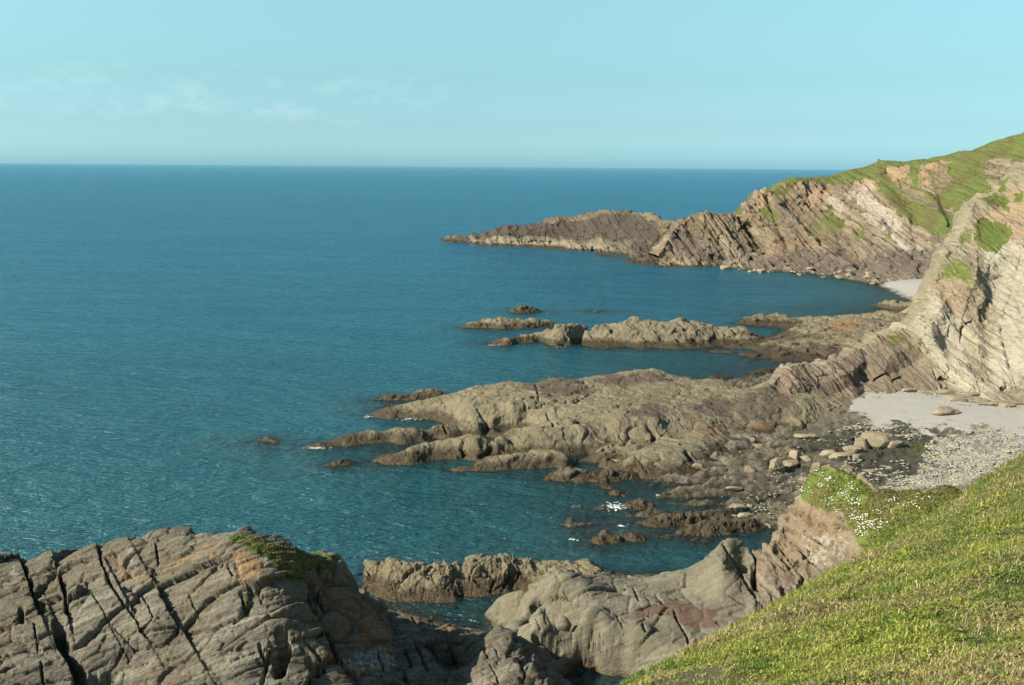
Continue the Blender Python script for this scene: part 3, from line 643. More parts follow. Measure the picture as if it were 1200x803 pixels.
shore_areas = [
    (PL, [(1000, 470), (1014, 457), (1060, 455), (1191, 468), (1240, 480), (1240, 560), (1195, 515), (1150, 505), (1100, 500), (1085, 508), (1050, 500), (1020, 498)], 10, 1.2),
    (PL, [(1020, 330), (1050, 326), (1110, 322), (1120, 350), (1085, 358), (1065, 353), (1040, 343)], 4, 1.2),
    (PL, [(1090, 515), (1180, 500), (1230, 520), (1130, 575), (1060, 580), (1020, 575), (1060, 560), (1080, 545)], 16, 0.55),
    (DK, [(950, 515), (1010, 500), (1080, 505), (1100, 535), (1070, 560), (1000, 565), (980, 540)], 12, 1.15),
    (DK, [(1085, 505), (1125, 500), (1120, 520), (1095, 520)], 10, 0.7), (DK, [(1130, 510), (1190, 505), (1180, 530), (1140, 530)], 12, 0.5),
    (GR, [(1060, 515), (1085, 520), (1100, 530), (1090, 545), (1062, 540)], 12, 0.75), (GR, [(1000, 545), (1060, 550), (1040, 562), (1000, 560)], 12, 0.5),
    (OC, [(850, 505), (905, 500), (930, 512), (880, 530), (850, 525)], 12, 0.7), (OC, [(770, 530), (840, 520), (860, 560), (790, 580)], 14, 0.6)]
sh_rk = dict(lo=.7, bed=BED_REEF, seed=35, layers=(), cells=((1.0, 2.8, 0.5), (0.5, 1.0, 0.25)), rough=0.38, rs=2.0)
hpatch('shore', S, 5, 135, 92, 212, 0.26, m_shore, sh_rk, lambda P: pmask(P, shore_areas, 12, 3.0), zmin=-4.8, post=shore_post, calm=(3, .92), kind='structure')
hpatch('seabed', lambda x, y: S(x, y) - 0.35, -160, 230, 60, 560, 3.0, m_shore, None, lambda P: pmask(P, shore_areas, 0, 3.0), zmin=-99, kind='structure')
hpatch('beach', S, 105, 175, 300, 375, 0.35, m_shore, sh_rk | dict(cells=(), rough=0.12), lambda P: pmask(P, shore_areas, 3, 6.0), zmin=-4.8, calm=(3, .9), kind='structure')

# ---- middle reef
MR = Field(c=0.7)
MR.shore([(436, 488.6), (457, 491), (480, 491), (508, 492), (526, 499)]).sline([(436, 488.2, .15), (468, 485, .9), (489, 479, 1.6), (512, 472, 2.6)]).crest([(531, 462.7, 3.8), (559, 453, 4.6), (592, 447.5, 5.0), (620, 450.5, 4.8), (626, 450, 4.8), (648, 443, 6.2),
    (666, 444.5, 5.6), (706, 440.5, 6), (738, 436, 6.6), (766, 433, 7.2), (783, 438.7, 6.4), (813, 445.7, 5.2), (834, 443, 5.6), (848, 450, 4.4), (854, 462, 2.2), (864, 461, 2.2), (885, 452.7, 3.6), (913, 441, 6.0), (925, 430, 7.4)], back=9)
MR.shore([(352, 523.6), (370, 525), (398, 523), (424, 520.5), (457, 518.5), (480, 519.8), (508, 517.5), (538, 513.2), (568, 511)])
MR.crest([(354, 522, .2), (375, 517.5, 1.0), (400, 512, 1.6), (415, 507, 2.2), (436, 506, 2.2), (453, 511.7, 1.2), (457, 504.7, 2.1), (466, 500.5, 2.6), (489, 501, 2.6), (512, 497.7, 2.9), (526, 499, 2.6)], back=2.6, sl=0.8)
MR.shore([(438, 539), (443, 542), (466, 545), (480, 545), (501, 540), (522, 538), (545, 539), (560, 542)])
MR.sline([(439, 536, .5), (457, 531.5, 1.2), (480, 526, 1.7), (498, 523, 1.9), (512, 517.5, 2.3), (538, 513.5, 2.7)], 8, 0.75)
MR.line([(550, 513, 2.3), (564, 512.4, 2.7), (585, 512, 2.6), (610, 509.5, 2.7), (627, 504, 3.2), (650, 494.7, 3.8), (692, 487.7, 4.2), (738, 481, 4.6), (762, 475, 4.9)])
MR.line([(445, 533, -.3), (480, 522, -.2), (512, 514.5, -.1)], 10)
MR.line([(568, 508.5, 0), (597, 508, -.2), (615, 507, .1)], 12).line([(577, 503, 1), (600, 503.5, .9), (620, 502.5, 1.2), (640, 495, 2.6)], 12)
MR.line([(545, 483, 3.0), (600, 480, 3.8), (650, 475, 4.2), (720, 465, 4.8), (790, 462, 4.6), (840, 468, 3.8)], 20).line([(560, 468, 4.2), (620, 465, 4.6), (700, 452, 5.4), (780, 450, 5.6)], 20)
MR.line([(545, 493, 1.8), (560, 492, 2.6), (580, 496, 1.6)], 12)
MR.line([(860, 485, 2.8), (900, 475, 3.8), (940, 470, 4.2), (900, 455, 4.4)], 20).line([(870, 500, 1.5), (905, 492, 1.9), (940, 495, 1.8)], 20)
MR.line([(575, 530, .6), (600, 526, 1.0), (650, 520, 1.6), (700, 512, 2.0), (760, 502, 2.9), (800, 495, 3.2), (840, 488, 3.2)], 20)
MR.line([(640, 508, 2.9), (700, 500, 3.6), (770, 492, 4.0), (780, 505, 2.4)], 20)
MR.line([(590, 535.5, .5), (640, 530, .6), (680, 523.5, 1.1), (730, 518, 1.5), (770, 513, 1.8), (800, 512, 1.6)], 12)
MR.shore([(527, 550), (550, 552.5), (587, 551), (615, 549.5), (650, 548), (673, 546), (700, 543), (722, 545), (745, 556), (770, 562)])
MR.line([(530, 548, .4), (560, 542, .9), (600, 539, 1.3), (640, 535, 1.5), (665, 537, 1.2)], 12).line([(670, 533, 0.1), (690, 531, .1)], 8)
MR.line([(700, 527, 1.7), (730, 520, 2.1), (770, 516, 2.2), (800, 518, 2.1), (830, 515, 1.8), (850, 508, 1.4)], 14).line([(710, 537, 1.2), (740, 541, 1.6), (770, 540, 1.8), (800, 535, 1.9), (820, 530, 1.4)], 14)
MR.line([(750, 550, 1.0), (780, 553, .9), (805, 550, .6), (840, 535, .4), (880, 515, .4), (920, 503, .5)], 14)
MR.line([(770, 570, -.6), (820, 565, -.6), (860, 545, -.6), (900, 525, -.6), (950, 510, -.4)], 16)
MR.solve(1.9)
def crack_post(lines, zdir=True):
    def f(P):
        x, y = project(P); P = P.copy()
        w = fbm(P / 1.2, 3, 77) * 2.0; x = x + w; y = y + fbm(P / 1.1 + 9, 3, 78) * 2.0
        for pts, wd, dp in lines:
            d, s_ = seg_dist(x, y, pts); P[:, 2] -= dp * sstep(wd, wd * 0.45, d)
        return P
    return f
mr_cr = [([(683, 514), (689, 506)], 1.8, 1.2), ([(733, 517), (737, 512)], 2.2, 1.0), ([(760, 502), (767, 508), (766, 515)], 3.2, 1.6), ([(804, 530), (810, 538), (815, 545)], 3.0, 1.5), ([(727, 511), (732, 518)], 2, 1.2),
         ([(640, 485), (645, 492), (650, 497)], 1.6, 1.0), ([(560, 480), (570, 495), (572, 503)], 1.8, 1.0), ([(540, 524), (545, 530), (538, 535)], 3, 1.4), ([(562, 535), (572, 530), (575, 526)], 3.4, 1.4), ([(587, 520), (592, 526)], 2, .9),
         ([(628, 450), (632, 470)], 1.2, .6), ([(520, 500), (524, 507)], 1.5, .8), ([(626, 545), (632, 549)], 1.5, .7), ([(679, 538), (672, 546)], 1.6, .8), ([(575, 512), (583, 518)], 1.5, .7),
         ([(611, 480), (619, 476), (630, 478), (650, 469), (675, 472), (690, 463), (720, 468)], 0.9, .6), ([(698, 531), (712, 524), (735, 520), (765, 517)], 1.4, .6), ([(745, 535), (758, 552)], 1.4, .7), ([(700, 545), (706, 535), (722, 530)], 1.2, .6)]
mr_areas = [(DK, [(615, 452), (632, 443), (650, 443), (672, 448), (700, 455), (685, 462), (640, 462), (618, 458)], 7, 1.5), (DK, [(700, 445), (735, 436), (768, 433), (780, 442), (750, 448), (715, 450)], 8, 1.4),
            (DK, [(815, 475), (840, 463), (856, 465), (870, 475), (850, 485), (815, 486)], 9, 1.0), (DK, [(735, 480), (760, 473), (785, 480), (780, 492), (740, 490)], 8, 0.9), (DK, [(860, 465), (910, 445), (940, 470), (900, 495), (860, 490)], 14, 0.8),
            (OC, [(915, 440), (932, 426), (950, 440), (930, 465)], 9, 0.9), (OC, [(860, 500), (905, 492), (915, 505), (870, 512)], 8, 0.8), (OC, [(800, 498), (840, 490), (880, 495), (860, 512), (820, 512)], 10, 0.5),
            (GR, [(550, 476), (570, 472), (590, 467), (588, 470), (560, 478)], 4, 0.5)]
reef_rk = dict(bed=BED_REEF, seed=45, layers=(), ribs=0.12, rt_=0.8, cells=((1.6, 6, 0.45), (0.7, 1.8, 0.2)), rough=0.26, rs=3.0, crack=0.25, cs=3.0)
hpatch('reef', MR, -42, 66, 134, 202, 0.17, m_reef, reef_rk, lambda P: pmask(P, mr_areas, 5, 3.0), zmin=-1.5, post=crack_post(mr_cr), sty=0.2,
       label='broad pale brown reef of long rock ridges reaching out from the cove', category='reef', kind='thing')

# ---- upper reef and its islets
def islet(name, lines_w, lines_c, back, st, mat, rk, **kw):
    F = Field(c=1.0)
    F.shore(lines_w, 8).crest(lines_c, back, 8, sl=0.8); F.solve(1.6)
    A = np.concatenate(F.X); F.seen = A
    hpatch(name, F, A[:, 0].min() - 3, A[:, 0].max() + 3, A[:, 1].min() - 4, A[:, 1].max() + back + 4, st, mat, rk, lambda P: np.zeros((len(P), 4)), zmin=-1.5, **kw)
    ALLF.append((F, A[:, 0].min() - 12, A[:, 0].max() + 12, A[:, 1].min() - 12, A[:, 1].max() + back + 12)); return F
ALLF = []
small_rk = dict(lo=.55, bed=BED_REEF, seed=55, layers=(), cells=((1.5, 3.6, 0.7), (0.6, 1.5, 0.3)), rough=0.5, rs=3.0, crack=0.25, cs=3.0)
islet('rock_islet', [(540, 383.5), (552, 384.5), (567, 385), (587, 386), (612, 385), (635, 383.5), (652, 382)], [(541, 382.8, .2), (552, 379, 1.2), (567, 375, 2.1), (585, 373.7, 2.5), (605, 375, 2.1), (630, 377, 1.6), (642, 377.5, 1.4), (652, 381, .3)], 6, 0.22, m_reef, small_rk,
      label='low narrow pale rock islet lying alone behind the notched reef', category='rock', kind='thing', group='rocks standing in the sea')
islet('rock_islet', [(600, 366), (615, 367), (632, 366)], [(600, 364, .3), (605, 361, 1.0), (612, 358.7, 1.7), (618, 359.5, 1.4), (624, 360, 1.4), (631, 363, .6)], 4, 0.22, m_dark, small_rk | dict(seed=57),
      label='small black jagged rock alone in open water', category='rock', kind='thing', group='rocks standing in the sea')
islet('rock_islet', [(695, 365.5), (703, 365.5)], [(695, 364.8, .2), (699, 363.6, .5), (704, 364.8, .2)], 3, 0.22, m_dark, small_rk | dict(seed=58),
      label='tiniest speck of rock barely breaking the water, right of the black jagged rock', category='rock', kind='thing', group='rocks standing in the sea')
islet('rock_islet', [(575, 403), (592, 405.5), (607, 402), (637, 400.5), (650, 406.5), (670, 404.5), (688, 400)], [(575, 401, .3), (585, 397.5, 1.2), (605, 397, 1.1), (630, 391, 2.0), (642, 386, 3.2), (660, 381, 4.2), (677, 379.5, 4.4), (686, 384, 3.4), (690, 394, .6)], 5, 0.2, m_reef, small_rk | dict(seed=59),
      label='pale rounded rock left of the notch, trailing a low tail out to sea', category='rock', kind='thing', group='rocks standing in the sea')
UR = Field(c=1.2)
UR.shore([(692, 406), (710, 409), (735, 406), (750, 410), (770, 407.5), (795, 409.5), (820, 408), (841, 405), (860, 405)], 10)
UR.crest([(691.5, 390, 2.4), (693, 386, 3.2), (702, 380.5, 4.3), (720, 380, 4.2), (742, 374, 5.6), (750, 377.5, 4.7), (770, 377.5, 4.9), (792, 375, 5.4), (807, 376, 5.2), (820, 377, 5), (833, 381, 4.2), (844, 386.6, 3.2), (854, 391, 2.4), (863, 386, 3.1), (874, 385.5, 3.1), (885, 392, 1.6)], 7, 10)
UR.line([(700, 395, 1.6), (735, 394, 2.2), (770, 392, 2.8), (810, 392, 2.8), (840, 396, 1.6)], 14)
UR.crest([(863, 379, .1), (876, 372.5, 1.4), (891, 370, 1.8), (919, 368, 2.1), (926, 372.5, 1.2), (950, 372.5, 1.6), (971, 372.5, 2.2), (989, 370, 2.8), (1015, 369, 3.2), (1039, 366, 3.8), (1054, 370, 3.2), (1080, 368, 3)], 6, 12)
UR.line([(863, 380.5, -.2), (885, 381, .1), (905, 381, .3), (920, 381, .5)], 10).line([(880, 386, -.5), (900, 387, -.5), (920, 386, -.1)], 10)
UR.line([(930, 385, 1.6), (960, 388, 2.0), (1000, 380, 2.8), (1040, 376, 3.2), (1075, 380, 4)], 16).line([(890, 397, .8), (920, 395, 1.2), (960, 395, 1.6), (1010, 392, 2.2), (1040, 396, 3)], 16)
UR.line([(860, 404, .7), (890, 404, 1.2), (920, 405, 1.3), (960, 405, 1.5), (1000, 405, 2)], 16)
UR.shore([(837, 413.7), (863, 414.7), (872, 422), (902, 421), (913, 424.5), (932, 423), (950, 424)], 10)
UR.line([(845, 410, .4), (870, 413, .5), (900, 416, .6), (930, 418, .7), (960, 418, .9)], 12)
UR.solve(3.2)
ur_areas = [(DK, [(835, 415), (870, 405), (930, 408), (990, 402), (990, 412), (950, 426), (870, 425)], 7, 0.9), (DK, [(880, 393), (960, 390), (1010, 388), (1010, 396), (900, 402)], 7, 0.6),
            (DK, [(1000, 375), (1060, 370), (1075, 385), (1000, 392)], 10, 0.5), (OC, [(968, 378), (1005, 372), (1012, 384), (990, 392), (972, 388)], 7, 0.65)]
hpatch('reef', UR, 18, 128, 222, 300, 0.24, m_reef, reef_rk | dict(seed=65, cells=((1.6, 4.0, 0.8), (0.7, 1.6, 0.3)), rough=0.6), lambda P: pmask(P, ur_areas, 4, 4.0), zmin=-1.5,
       label='notched pale reef running in from the sea to the foot of the cliff', category='reef', kind='thing')
islet('rock_spit', [(1022, 358), (1035, 361), (1050, 363), (1070, 365)], [(1023, 356.5, .4), (1033, 354, 1.3), (1042, 352, 2.0), (1050, 354, 1.4), (1062, 355, 1.2), (1080, 354, 1.6)], 5, 0.25, m_reef, small_rk | dict(seed=67),
      label='low heap of broken rock running out beside the far beach', category='rock heap', kind='thing')
# flat ledges awash between the two reefs
for k, (w_, c_, lab) in enumerate([
    ([(869, 443.5), (885, 444.5), (900, 443), (914, 440)], [(869, 441.5, .3), (880, 439.5, .7), (895, 440, .5), (914, 436.5, .6)], 'flat dark weedy ledge with a pale lump on its left end, between the two reefs'),
    ([(878, 437), (895, 437), (926, 432)], [(878, 435.5, .2), (900, 432, .5), (926, 428.5, .6)], 'flat brown ledge awash just behind the ledge with the pale lump'),
    ([(828, 443.5), (852, 441.5)], [(828, 442, .15), (840, 440, .35), (852, 439.6, .2)], 'thin black sliver of rock awash beyond the right end of the broad reef')]):
    islet('rock_ledge', w_, c_, 2.5, 0.22, m_dark, small_rk | dict(seed=70 + k, rough=0.35), label=lab, category='rock', kind='thing', group='ledges awash')
# rocks off the middle reef
islet('rock_islet', [(436, 469.5), (460, 470), (500, 469), (520, 467)], [(436, 468.3, .2), (450, 466.5, .6), (468, 464.5, .9), (485, 463, 1.1), (495, 460, 1.7), (505, 457.5, 2.1), (512, 459, 1.8), (524, 462.5, 1.1), (530, 464, .6)], 3, 0.18, m_reef, small_rk | dict(seed=74, rough=.4),
      label='low ragged brown rock in the water behind the left tip of the broad reef', category='rock', kind='thing', group='rocks standing in the sea')
islet('rock_islet', [(384, 545.5), (400, 546.5), (417, 544.5)], [(384, 544.5, .1), (395, 541.5, .5), (408, 540, .6), (419, 543, .15)], 2, 0.16, m_dark, small_rk | dict(seed=75, rough=.3),
      label='small low brown rock awash in front of the broad reef', category='rock', kind='thing', group='rocks standing in the sea')
islet('rock_islet', [(297, 518), (326, 518)], [(297, 516.8, .1), (310, 513.8, .5), (326, 516.5, .15)], 2, 0.16, m_dark, small_rk | dict(seed=76, rough=.3),
      label='farthest left low rock, alone off the tip of the broad reef', category='rock', kind='thing', group='rocks standing in the sea')
islet('rock_islet', [(640, 561.5), (660, 564), (680, 565), (690, 565), (712, 566), (742, 562)], [(640, 559, .3), (653, 553, 1.2), (672, 550, 1.6), (683, 555, .8), (687, 560, -.1), (692, 555, .6), (702, 551, 1.2), (712, 549.5, 1.5), (739, 554, 1.1), (744, 558, .5)], 2.5, 0.14, m_dark, small_rk | dict(seed=77, rough=.35),
      label='dark weed covered pair of rounded rocks along the front of the broad reef', category='rock', kind='thing', group='weedy rocks in the shallows')
weedy = [([(703, 570.5), (718, 571)], [(703, 569.5, .2), (711, 568.5, .4), (718, 569.5, .2)], 'small weedy rock nearest the paired rounded rocks'),
         ([(713, 580), (733, 581)], [(713, 578.5, .2), (721, 575.5, .6), (733, 578, .3)], 'round weedy rock just behind the white splash'),
         ([(732, 595), (750, 598), (770, 596)], [(731, 592, .4), (745, 587, 1.0), (758, 588, .8), (771, 593, .3)], 'largest brown weedy rock, directly right of the white splash'),
         ([(742, 607), (765, 607), (795, 602)], [(742, 605, .3), (752, 602, .8), (765, 601, .6), (795, 598.5, .5)], 'long thin weedy ledge below the largest weedy rock'),
         ([(750, 615), (775, 618), (805, 616), (840, 611)], [(750, 613, .3), (775, 608.5, .7), (810, 605, .8), (850, 603, .7)], 'long olive weedy ledge in the middle of the shallows'),
         ([(790, 628), (830, 629), (880, 622), (895, 617)], [(790, 626, .2), (815, 619, .6), (850, 614, .8), (893, 611, .7)], 'widest olive weedy ledge, close to the grassy knoll'),
         ([(687, 637.5), (705, 638), (728, 636)], [(687, 635.5, .2), (705, 632.5, .5), (722, 629, .9), (729, 632, .5)], 'outermost of the two beaded ledges nearest the pinnacle'),
         ([(731, 633), (750, 635), (779, 628)], [(731, 631, .3), (738, 627.5, .8), (747, 626.5, .9), (760, 629, .5), (779, 626, .4)], 'inner beaded ledge of two rounded knobs in the shallows'),
         ([(810, 634), (828, 634)], [(810, 633, .1), (820, 632, .3), (829, 632.6, .1)], 'thin sliver of rock behind the split pinnacle')]
for k, (w_, c_, lab) in enumerate(weedy):
    islet('weedy_rock', w_, c_, 1.6, 0.12, m_dark, small_rk | dict(seed=80 + k, rough=.5, rs=1.4, cells=((0.6, 1.2, .45), (.3, .6, .2)), crack=.1, cs=1.5),
          label=lab, category='rock', kind='thing', group='weedy rocks in the shallows')

# ---- near left outcrop
NL = Field(c=0.8, lo=-4)
cr_l = [(-60, 655, 12), (0, 647, 12.5), (20, 645, 12.7), (25, 653, 12.3), (36, 650, 12.5), (65, 645, 12.8), (112, 636.5, 13.3), (115, 639, 13.1), (125, 635, 13.4), (154, 630, 14), (192, 625, 14.5), (222, 626, 14.6), (237, 636, 13.8),
        (258, 631.6, 14.6), (282, 625, 15.3), (298, 626, 15.3), (306, 631.6, 15), (325, 635, 14.7), (340, 642.5, 14), (368, 645, 13.6), (385, 648.5, 13), (397, 658, 12), (409, 671, 10.4), (421, 687, 8.4), (431, 699, 6.6), (438, 706, 5)]
NL.crest(cr_l, 10, 10, offs=((2.5, 9.0), (7, 4), (12, -1.5), (20, -4)))
NL.line([(-60, 700, 10.8), (0, 700, 11.1), (50, 700, 11.3), (100, 695, 11.8), (150, 695, 12.2), (200, 695, 12.3), (240, 690, 12.8), (300, 690, 13.2), (345, 690, 12.6), (380, 700, 11)], 25)
NL.line([(-60, 750, 9), (0, 750, 9.3), (50, 745, 9.7), (120, 740, 10.2), (180, 745, 10.2), (215, 750, 9.8), (260, 745, 10.6), (320, 740, 10.8), (360, 745, 10), (400, 740, 8.8), (430, 740, 7.4)], 25)
NL.line([(-60, 803, 7.8), (0, 803, 8.2), (80, 800, 7.9), (140, 800, 7.2), (200, 800, 8.0), (280, 800, 8.3), (330, 800, 7.8), (390, 800, 7.2), (430, 800, 6.6)], 25)
NL.line([(430, 715, 5.4), (448, 735, 4.4), (465, 755, 3.2)], 10).line([(440, 706, 2.4), (456, 722, 1.2), (472, 745, .8)], 10).line([(450, 700, -1), (470, 712, -1.4), (500, 722, -1.6), (530, 730, -1.6)], 10)
NL.line([(-80, 950, 5), (0, 950, 5), (150, 950, 5), (300, 950, 5), (450, 950, 5)], 50)
NL.line([(470, 790, 3.8), (455, 770, 4.6), (490, 803, 3.5)], 15)
NL.solve(1.6, extra=[(x, 112, -4) for x in range(-70, 20, 12)] + [(-70, 70, 5), (-70, 90, -2), (-60, 50, 4), (-30, 46, 4), (0, 46, 4), (12, 60, 2)])
nl_cr = [([(24, 653), (31, 668), (38.5, 692), (48, 718)], 2.6, 1.3), ([(65, 658), (72, 677), (78, 692), (78, 711)], 2.8, 1.4), ([(115.4, 639), (120, 660), (130, 681), (144, 704), (159, 723), (172, 745)], 2.2, 1.1), ([(86, 687), (106, 677), (119, 670)], 1.6, .8),
         ([(68, 728), (74, 754), (89, 773), (95, 793), (92, 805)], 9, 2.8), ([(110, 795), (165, 805)], 14, 1.3), ([(190, 696), (202, 716), (210, 730)], 2.6, 1.2), ([(210, 730), (207, 740), (190, 754)], 2.2, 1.3), ([(183, 634), (186, 655), (178, 665), (144, 675)], 1.6, .7),
         ([(358, 692), (368, 713), (378, 728), (386, 747), (392, 764), (404, 783), (411, 795)], 3.0, 1.5), ([(356, 666), (366, 682), (372, 704)], 7, 1.8), ([(303, 754), (313, 778), (306, 803)], 2.4, 1.2), ([(330, 740), (334, 762), (326, 788)], 9, 2.4),
         ([(358, 752), (373, 766), (380, 788)], 2.2, 1.0), ([(362, 775), (372, 790)], 6, 1.3), ([(25, 713), (25, 728)], 4, 1.2), ([(0, 742), (25, 728), (60, 715), (90, 705)], 1.3, .6), ([(0, 770), (45, 762), (78, 758)], 1.3, .6), ([(40, 730), (44, 762)], 1.2, .6), ([(48, 775), (52, 803)], 1.6, .7),
         ([(135, 735), (160, 760), (150, 775)], 1.6, .7), ([(250, 668), (265, 655), (272, 672)], 1.8, .6), ([(283, 695), (288, 718), (275, 728)], 1.8, .7), ([(340, 748), (300, 762), (272, 772)], 1.4, .7), ([(165, 690), (180, 720)], 1.0, .5), ([(222, 690), (235, 720)], 1.0, .5),
         ([(443, 760), (449, 780)], 1.6, .8), ([(415, 800), (408, 790), (400, 775)], 1.4, .7), ([(300, 680), (306, 705)], 1.0, .4), ([(108, 690), (150, 770)], 1.0, .4), ([(372, 655), (380, 672)], 4.0, .8), ([(470, 775), (478, 800)], 2, 1)]
def nl_post(P):
    P = crack_post(nl_cr)(P); x, y = project(P)
    # blocks stepping down to the right of each big joint
    for pts, step, L in (([(24, 653), (48, 718)], 0.5, 22), ([(65, 658), (78, 711)], .7, 20), ([(115, 639), (172, 745)], .35, 26), ([(190, 696), (210, 730)], .9, 40), ([(352, 660), (372, 706), (411, 795)], .9, 50), ([(68, 731), (95, 793)], .7, 30)):
        d, s_ = seg_dist(x, y, pts); P[:, 2] -= step * (s_ > 0) * np.exp(-d / L) * (d < 120)
    return P
nl_areas = [(GR, [(268, 632), (285, 624), (300, 626), (325, 635), (368, 645), (388, 650), (392, 672), (360, 668), (355, 690), (345, 685), (330, 668), (318, 655), (290, 645)], 8, 0.85), (GR, [(330, 650), (356, 650), (362, 690), (345, 680)], 6, 0.55), (GR, [(200, 626), (225, 626), (230, 633), (205, 632)], 4, 0.4),
            (GR, [(278, 700), (288, 698), (288, 712), (280, 712)], 3, 0.6), (OC, [(268, 640), (300, 650), (312, 668), (290, 685), (275, 680), (278, 660)], 9, 0.8), (OC, [(120, 650), (145, 650), (160, 672), (185, 668), (195, 650), (240, 645), (235, 655), (170, 685), (150, 690)], 8, 0.55), (OC, [(225, 640), (262, 632), (262, 650), (235, 660)], 7, 0.5),
            (DK, [(375, 705), (430, 698), (460, 740), (465, 760), (400, 762), (385, 740)], 8, 0.0), (DK, [(90, 740), (150, 750), (190, 770), (170, 790), (110, 780)], 14, 0.4), (PL, [(150, 640), (160, 640), (163, 662), (152, 665)], 6, 0.45), (PL, [(10, 668), (20, 668), (22, 680), (12, 680)], 6, 0.4),
            (OC, [(380, 705), (430, 700), (460, 735), (465, 752), (410, 765), (390, 745)], 8, 0.45), (PL, [(400, 770), (450, 755), (470, 780), (420, 800)], 10, 0.5)]
nl = hpatch('rock_outcrop', NL, -58, 1, 56, 98, 0.075, m_near, dict(bed=BED_NEAR, seed=101, layers=((0.45, 3.0, 0.12), (0.18, 1.5, 0.05)), cells=((2.2, 6.5, 0.75), (0.8, 2.4, 0.22), (0.25, 0.8, 0.07)), rough=0.08, rs=1.6, lump=.25, ls=12, warp=.5),
       lambda P: pmask(P, nl_areas, 5, 1.6), zmin=-1.5, post=nl_post,
       label='large brown rock outcrop split by deep straight joints, with a green turf cap', category='rock outcrop', kind='thing')
OUTC = (LAST['V'], LAST['Q'], LAST['M'])
ALLF.append((NL, -62, 4, 50, 104))

# ---- back ridge by the inlet
BR = Field(c=0.6)
BR.shore([(430, 692), (440, 700), (461, 706), (485, 705), (513, 707), (534, 706), (545, 699), (570, 699), (595, 696), (607, 691)], 8, offs=((1.2, -.8), (3, -1.6)))
BR.crest([(416, 674.5, 2.0), (426, 660, 3.4), (448, 658, 3.6), (481, 658.7, 3.6), (495, 662, 3.3), (513, 662, 3.3), (530, 666, 2.9), (542, 661, 3.4), (556, 652.6, 4.3), (578, 650.5, 4.6), (591, 655, 4.2), (620, 657, 4.1), (635, 662, 3.8), (653, 657, 4.3),
          (665, 658, 4.2), (671, 661, 3.9), (684, 657, 4.4), (694, 661, 4.0), (706, 668, 3.4), (722, 674.5, 3.0), (746, 676.5, 3.0), (763, 673.5, 3.4)], 3.5, 8, sl=0.75)
BR.line([(640, 676, 2.6), (690, 676, 2.8), (730, 688, 2.2)], 14)
BR.line([(640, 690, 2.0), (700, 695, 2.0), (750, 700, 2.0)], 20)
BR.solve(1.8)
br_cr = [([(465, 683), (480, 672), (493, 664)], 1.6, .7), ([(565, 668), (580, 680), (575, 692)], 1.4, .7), ([(537, 672), (520, 690)], 1.2, .5), ([(430, 668), (440, 680)], 1.5, .5), ([(535, 697), (543, 701)], 2.5, .8), ([(598, 672), (590, 690)], 1.2, .5), ([(610, 668), (600, 688)], 1.2, .5)]
hpatch('rock_ridge', BR, -16, 18, 92, 114, 0.09, m_reef, dict(bed=unit([-.4, -.5, .75]), seed=111, layers=(), cells=((0.9, 1.8, 0.45), (0.4, .8, 0.2)), rough=0.42, rs=1.8, crack=0.2, cs=1.6),
       lambda P: np.zeros((len(P), 4)), zmin=-1.5, post=crack_post(br_cr), label='rough pitted tan ridge across the far side of the narrow inlet', category='rock ridge', kind='thing')
ALLF.append((BR, -18, 22, 90, 118))

# ---- slab, split pinnacle and grassy knoll: one landmass
SB = Field(c=0.7, lo=-4)
SB.crest([(572, 716, .6), (584, 709, 1.8), (596, 699, 2.8), (612, 690, 3.6), (631, 683.6, 4.2), (655, 681, 4.4), (685, 678, 4.2)], 10, 8, offs=((2.0, 1.2), (4.5, -1.0), (9, -3)))
SB.line([(700, 684, 4.8), (750, 684, 4.8)], 10)
SB.crest([(706, 670, 4.4), (722, 675, 4.2), (746, 677, 4.4), (763, 673.5, 4.8), (780, 671.5, 5.1), (797, 667.7, 5.6), (824, 659, 6.4), (836, 646, 7.6), (850, 631.6, 9.0), (860, 630, 9.2), (871, 636, 8.6), (880, 645, 8.0), (903, 641, 8.6), (912, 623, 9.8),
          (916, 609, 10.8), (931, 595.6, 12.0), (935, 579, 13.4), (950, 557.5, 15.6), (954, 549, 16.6), (971, 546.5, 17), (998, 555, 16.6), (1015, 570, 15.8), (1032, 575.5, 15.8), (1060, 580, 16), (1092, 575.5, 17), (1110, 572, 17.5)], 9, 9,
         offs=((1.5, 3.5), (6, 1.0), (10, -1.5), (18, -4)))
SB.line([(600, 735, 1.4), (630, 735, 3.0), (660, 742, 3.2), (690, 745, 3.0), (720, 750, 3.0), (760, 760, 3.0), (800, 765, 3.2)], 14).line([(620, 705, 4.0), (660, 705, 4.6), (710, 710, 4.9), (760, 712, 4.8), (820, 715, 4.8), (870, 715, 5.0)], 16)
SB.line([(640, 725, 4.0), (700, 728, 4.3), (760, 733, 4.1), (820, 740, 4.0), (860, 738, 4.6)], 16)
SB.line([(572, 720, 0), (580, 735, 0), (600, 742, .2), (630, 748, .6)], 8).line([(560, 722, -.8), (570, 740, -.8), (600, 752, -.5)], 8)
SB.line([(655, 765, .1), (673, 775, 0), (684, 772, .5), (694, 784, 0), (706, 790, 0), (732, 792, .1), (760, 800, .6)], 8).line([(640, 775, -.7), (660, 785, -.7), (690, 795, -.7), (720, 803, -.5), (745, 815, .3)], 10)
SB.line([(845, 660, 8.0), (850, 690, 6.2), (830, 690, 5.8), (815, 690, 5.4), (800, 690, 5.2)], 12).line([(868, 650, 7.8), (872, 665, 7.0), (880, 690, 6.2), (890, 700, 6.2)], 12)
SB.line([(905, 660, 8.0), (930, 650, 8.8), (950, 660, 8.6), (920, 680, 7.2), (950, 690, 7.4)], 12)
SB.line([(925, 620, 10.2), (950, 625, 10.6), (980, 635, 11.2), (1005, 645, 11.4)], 12)
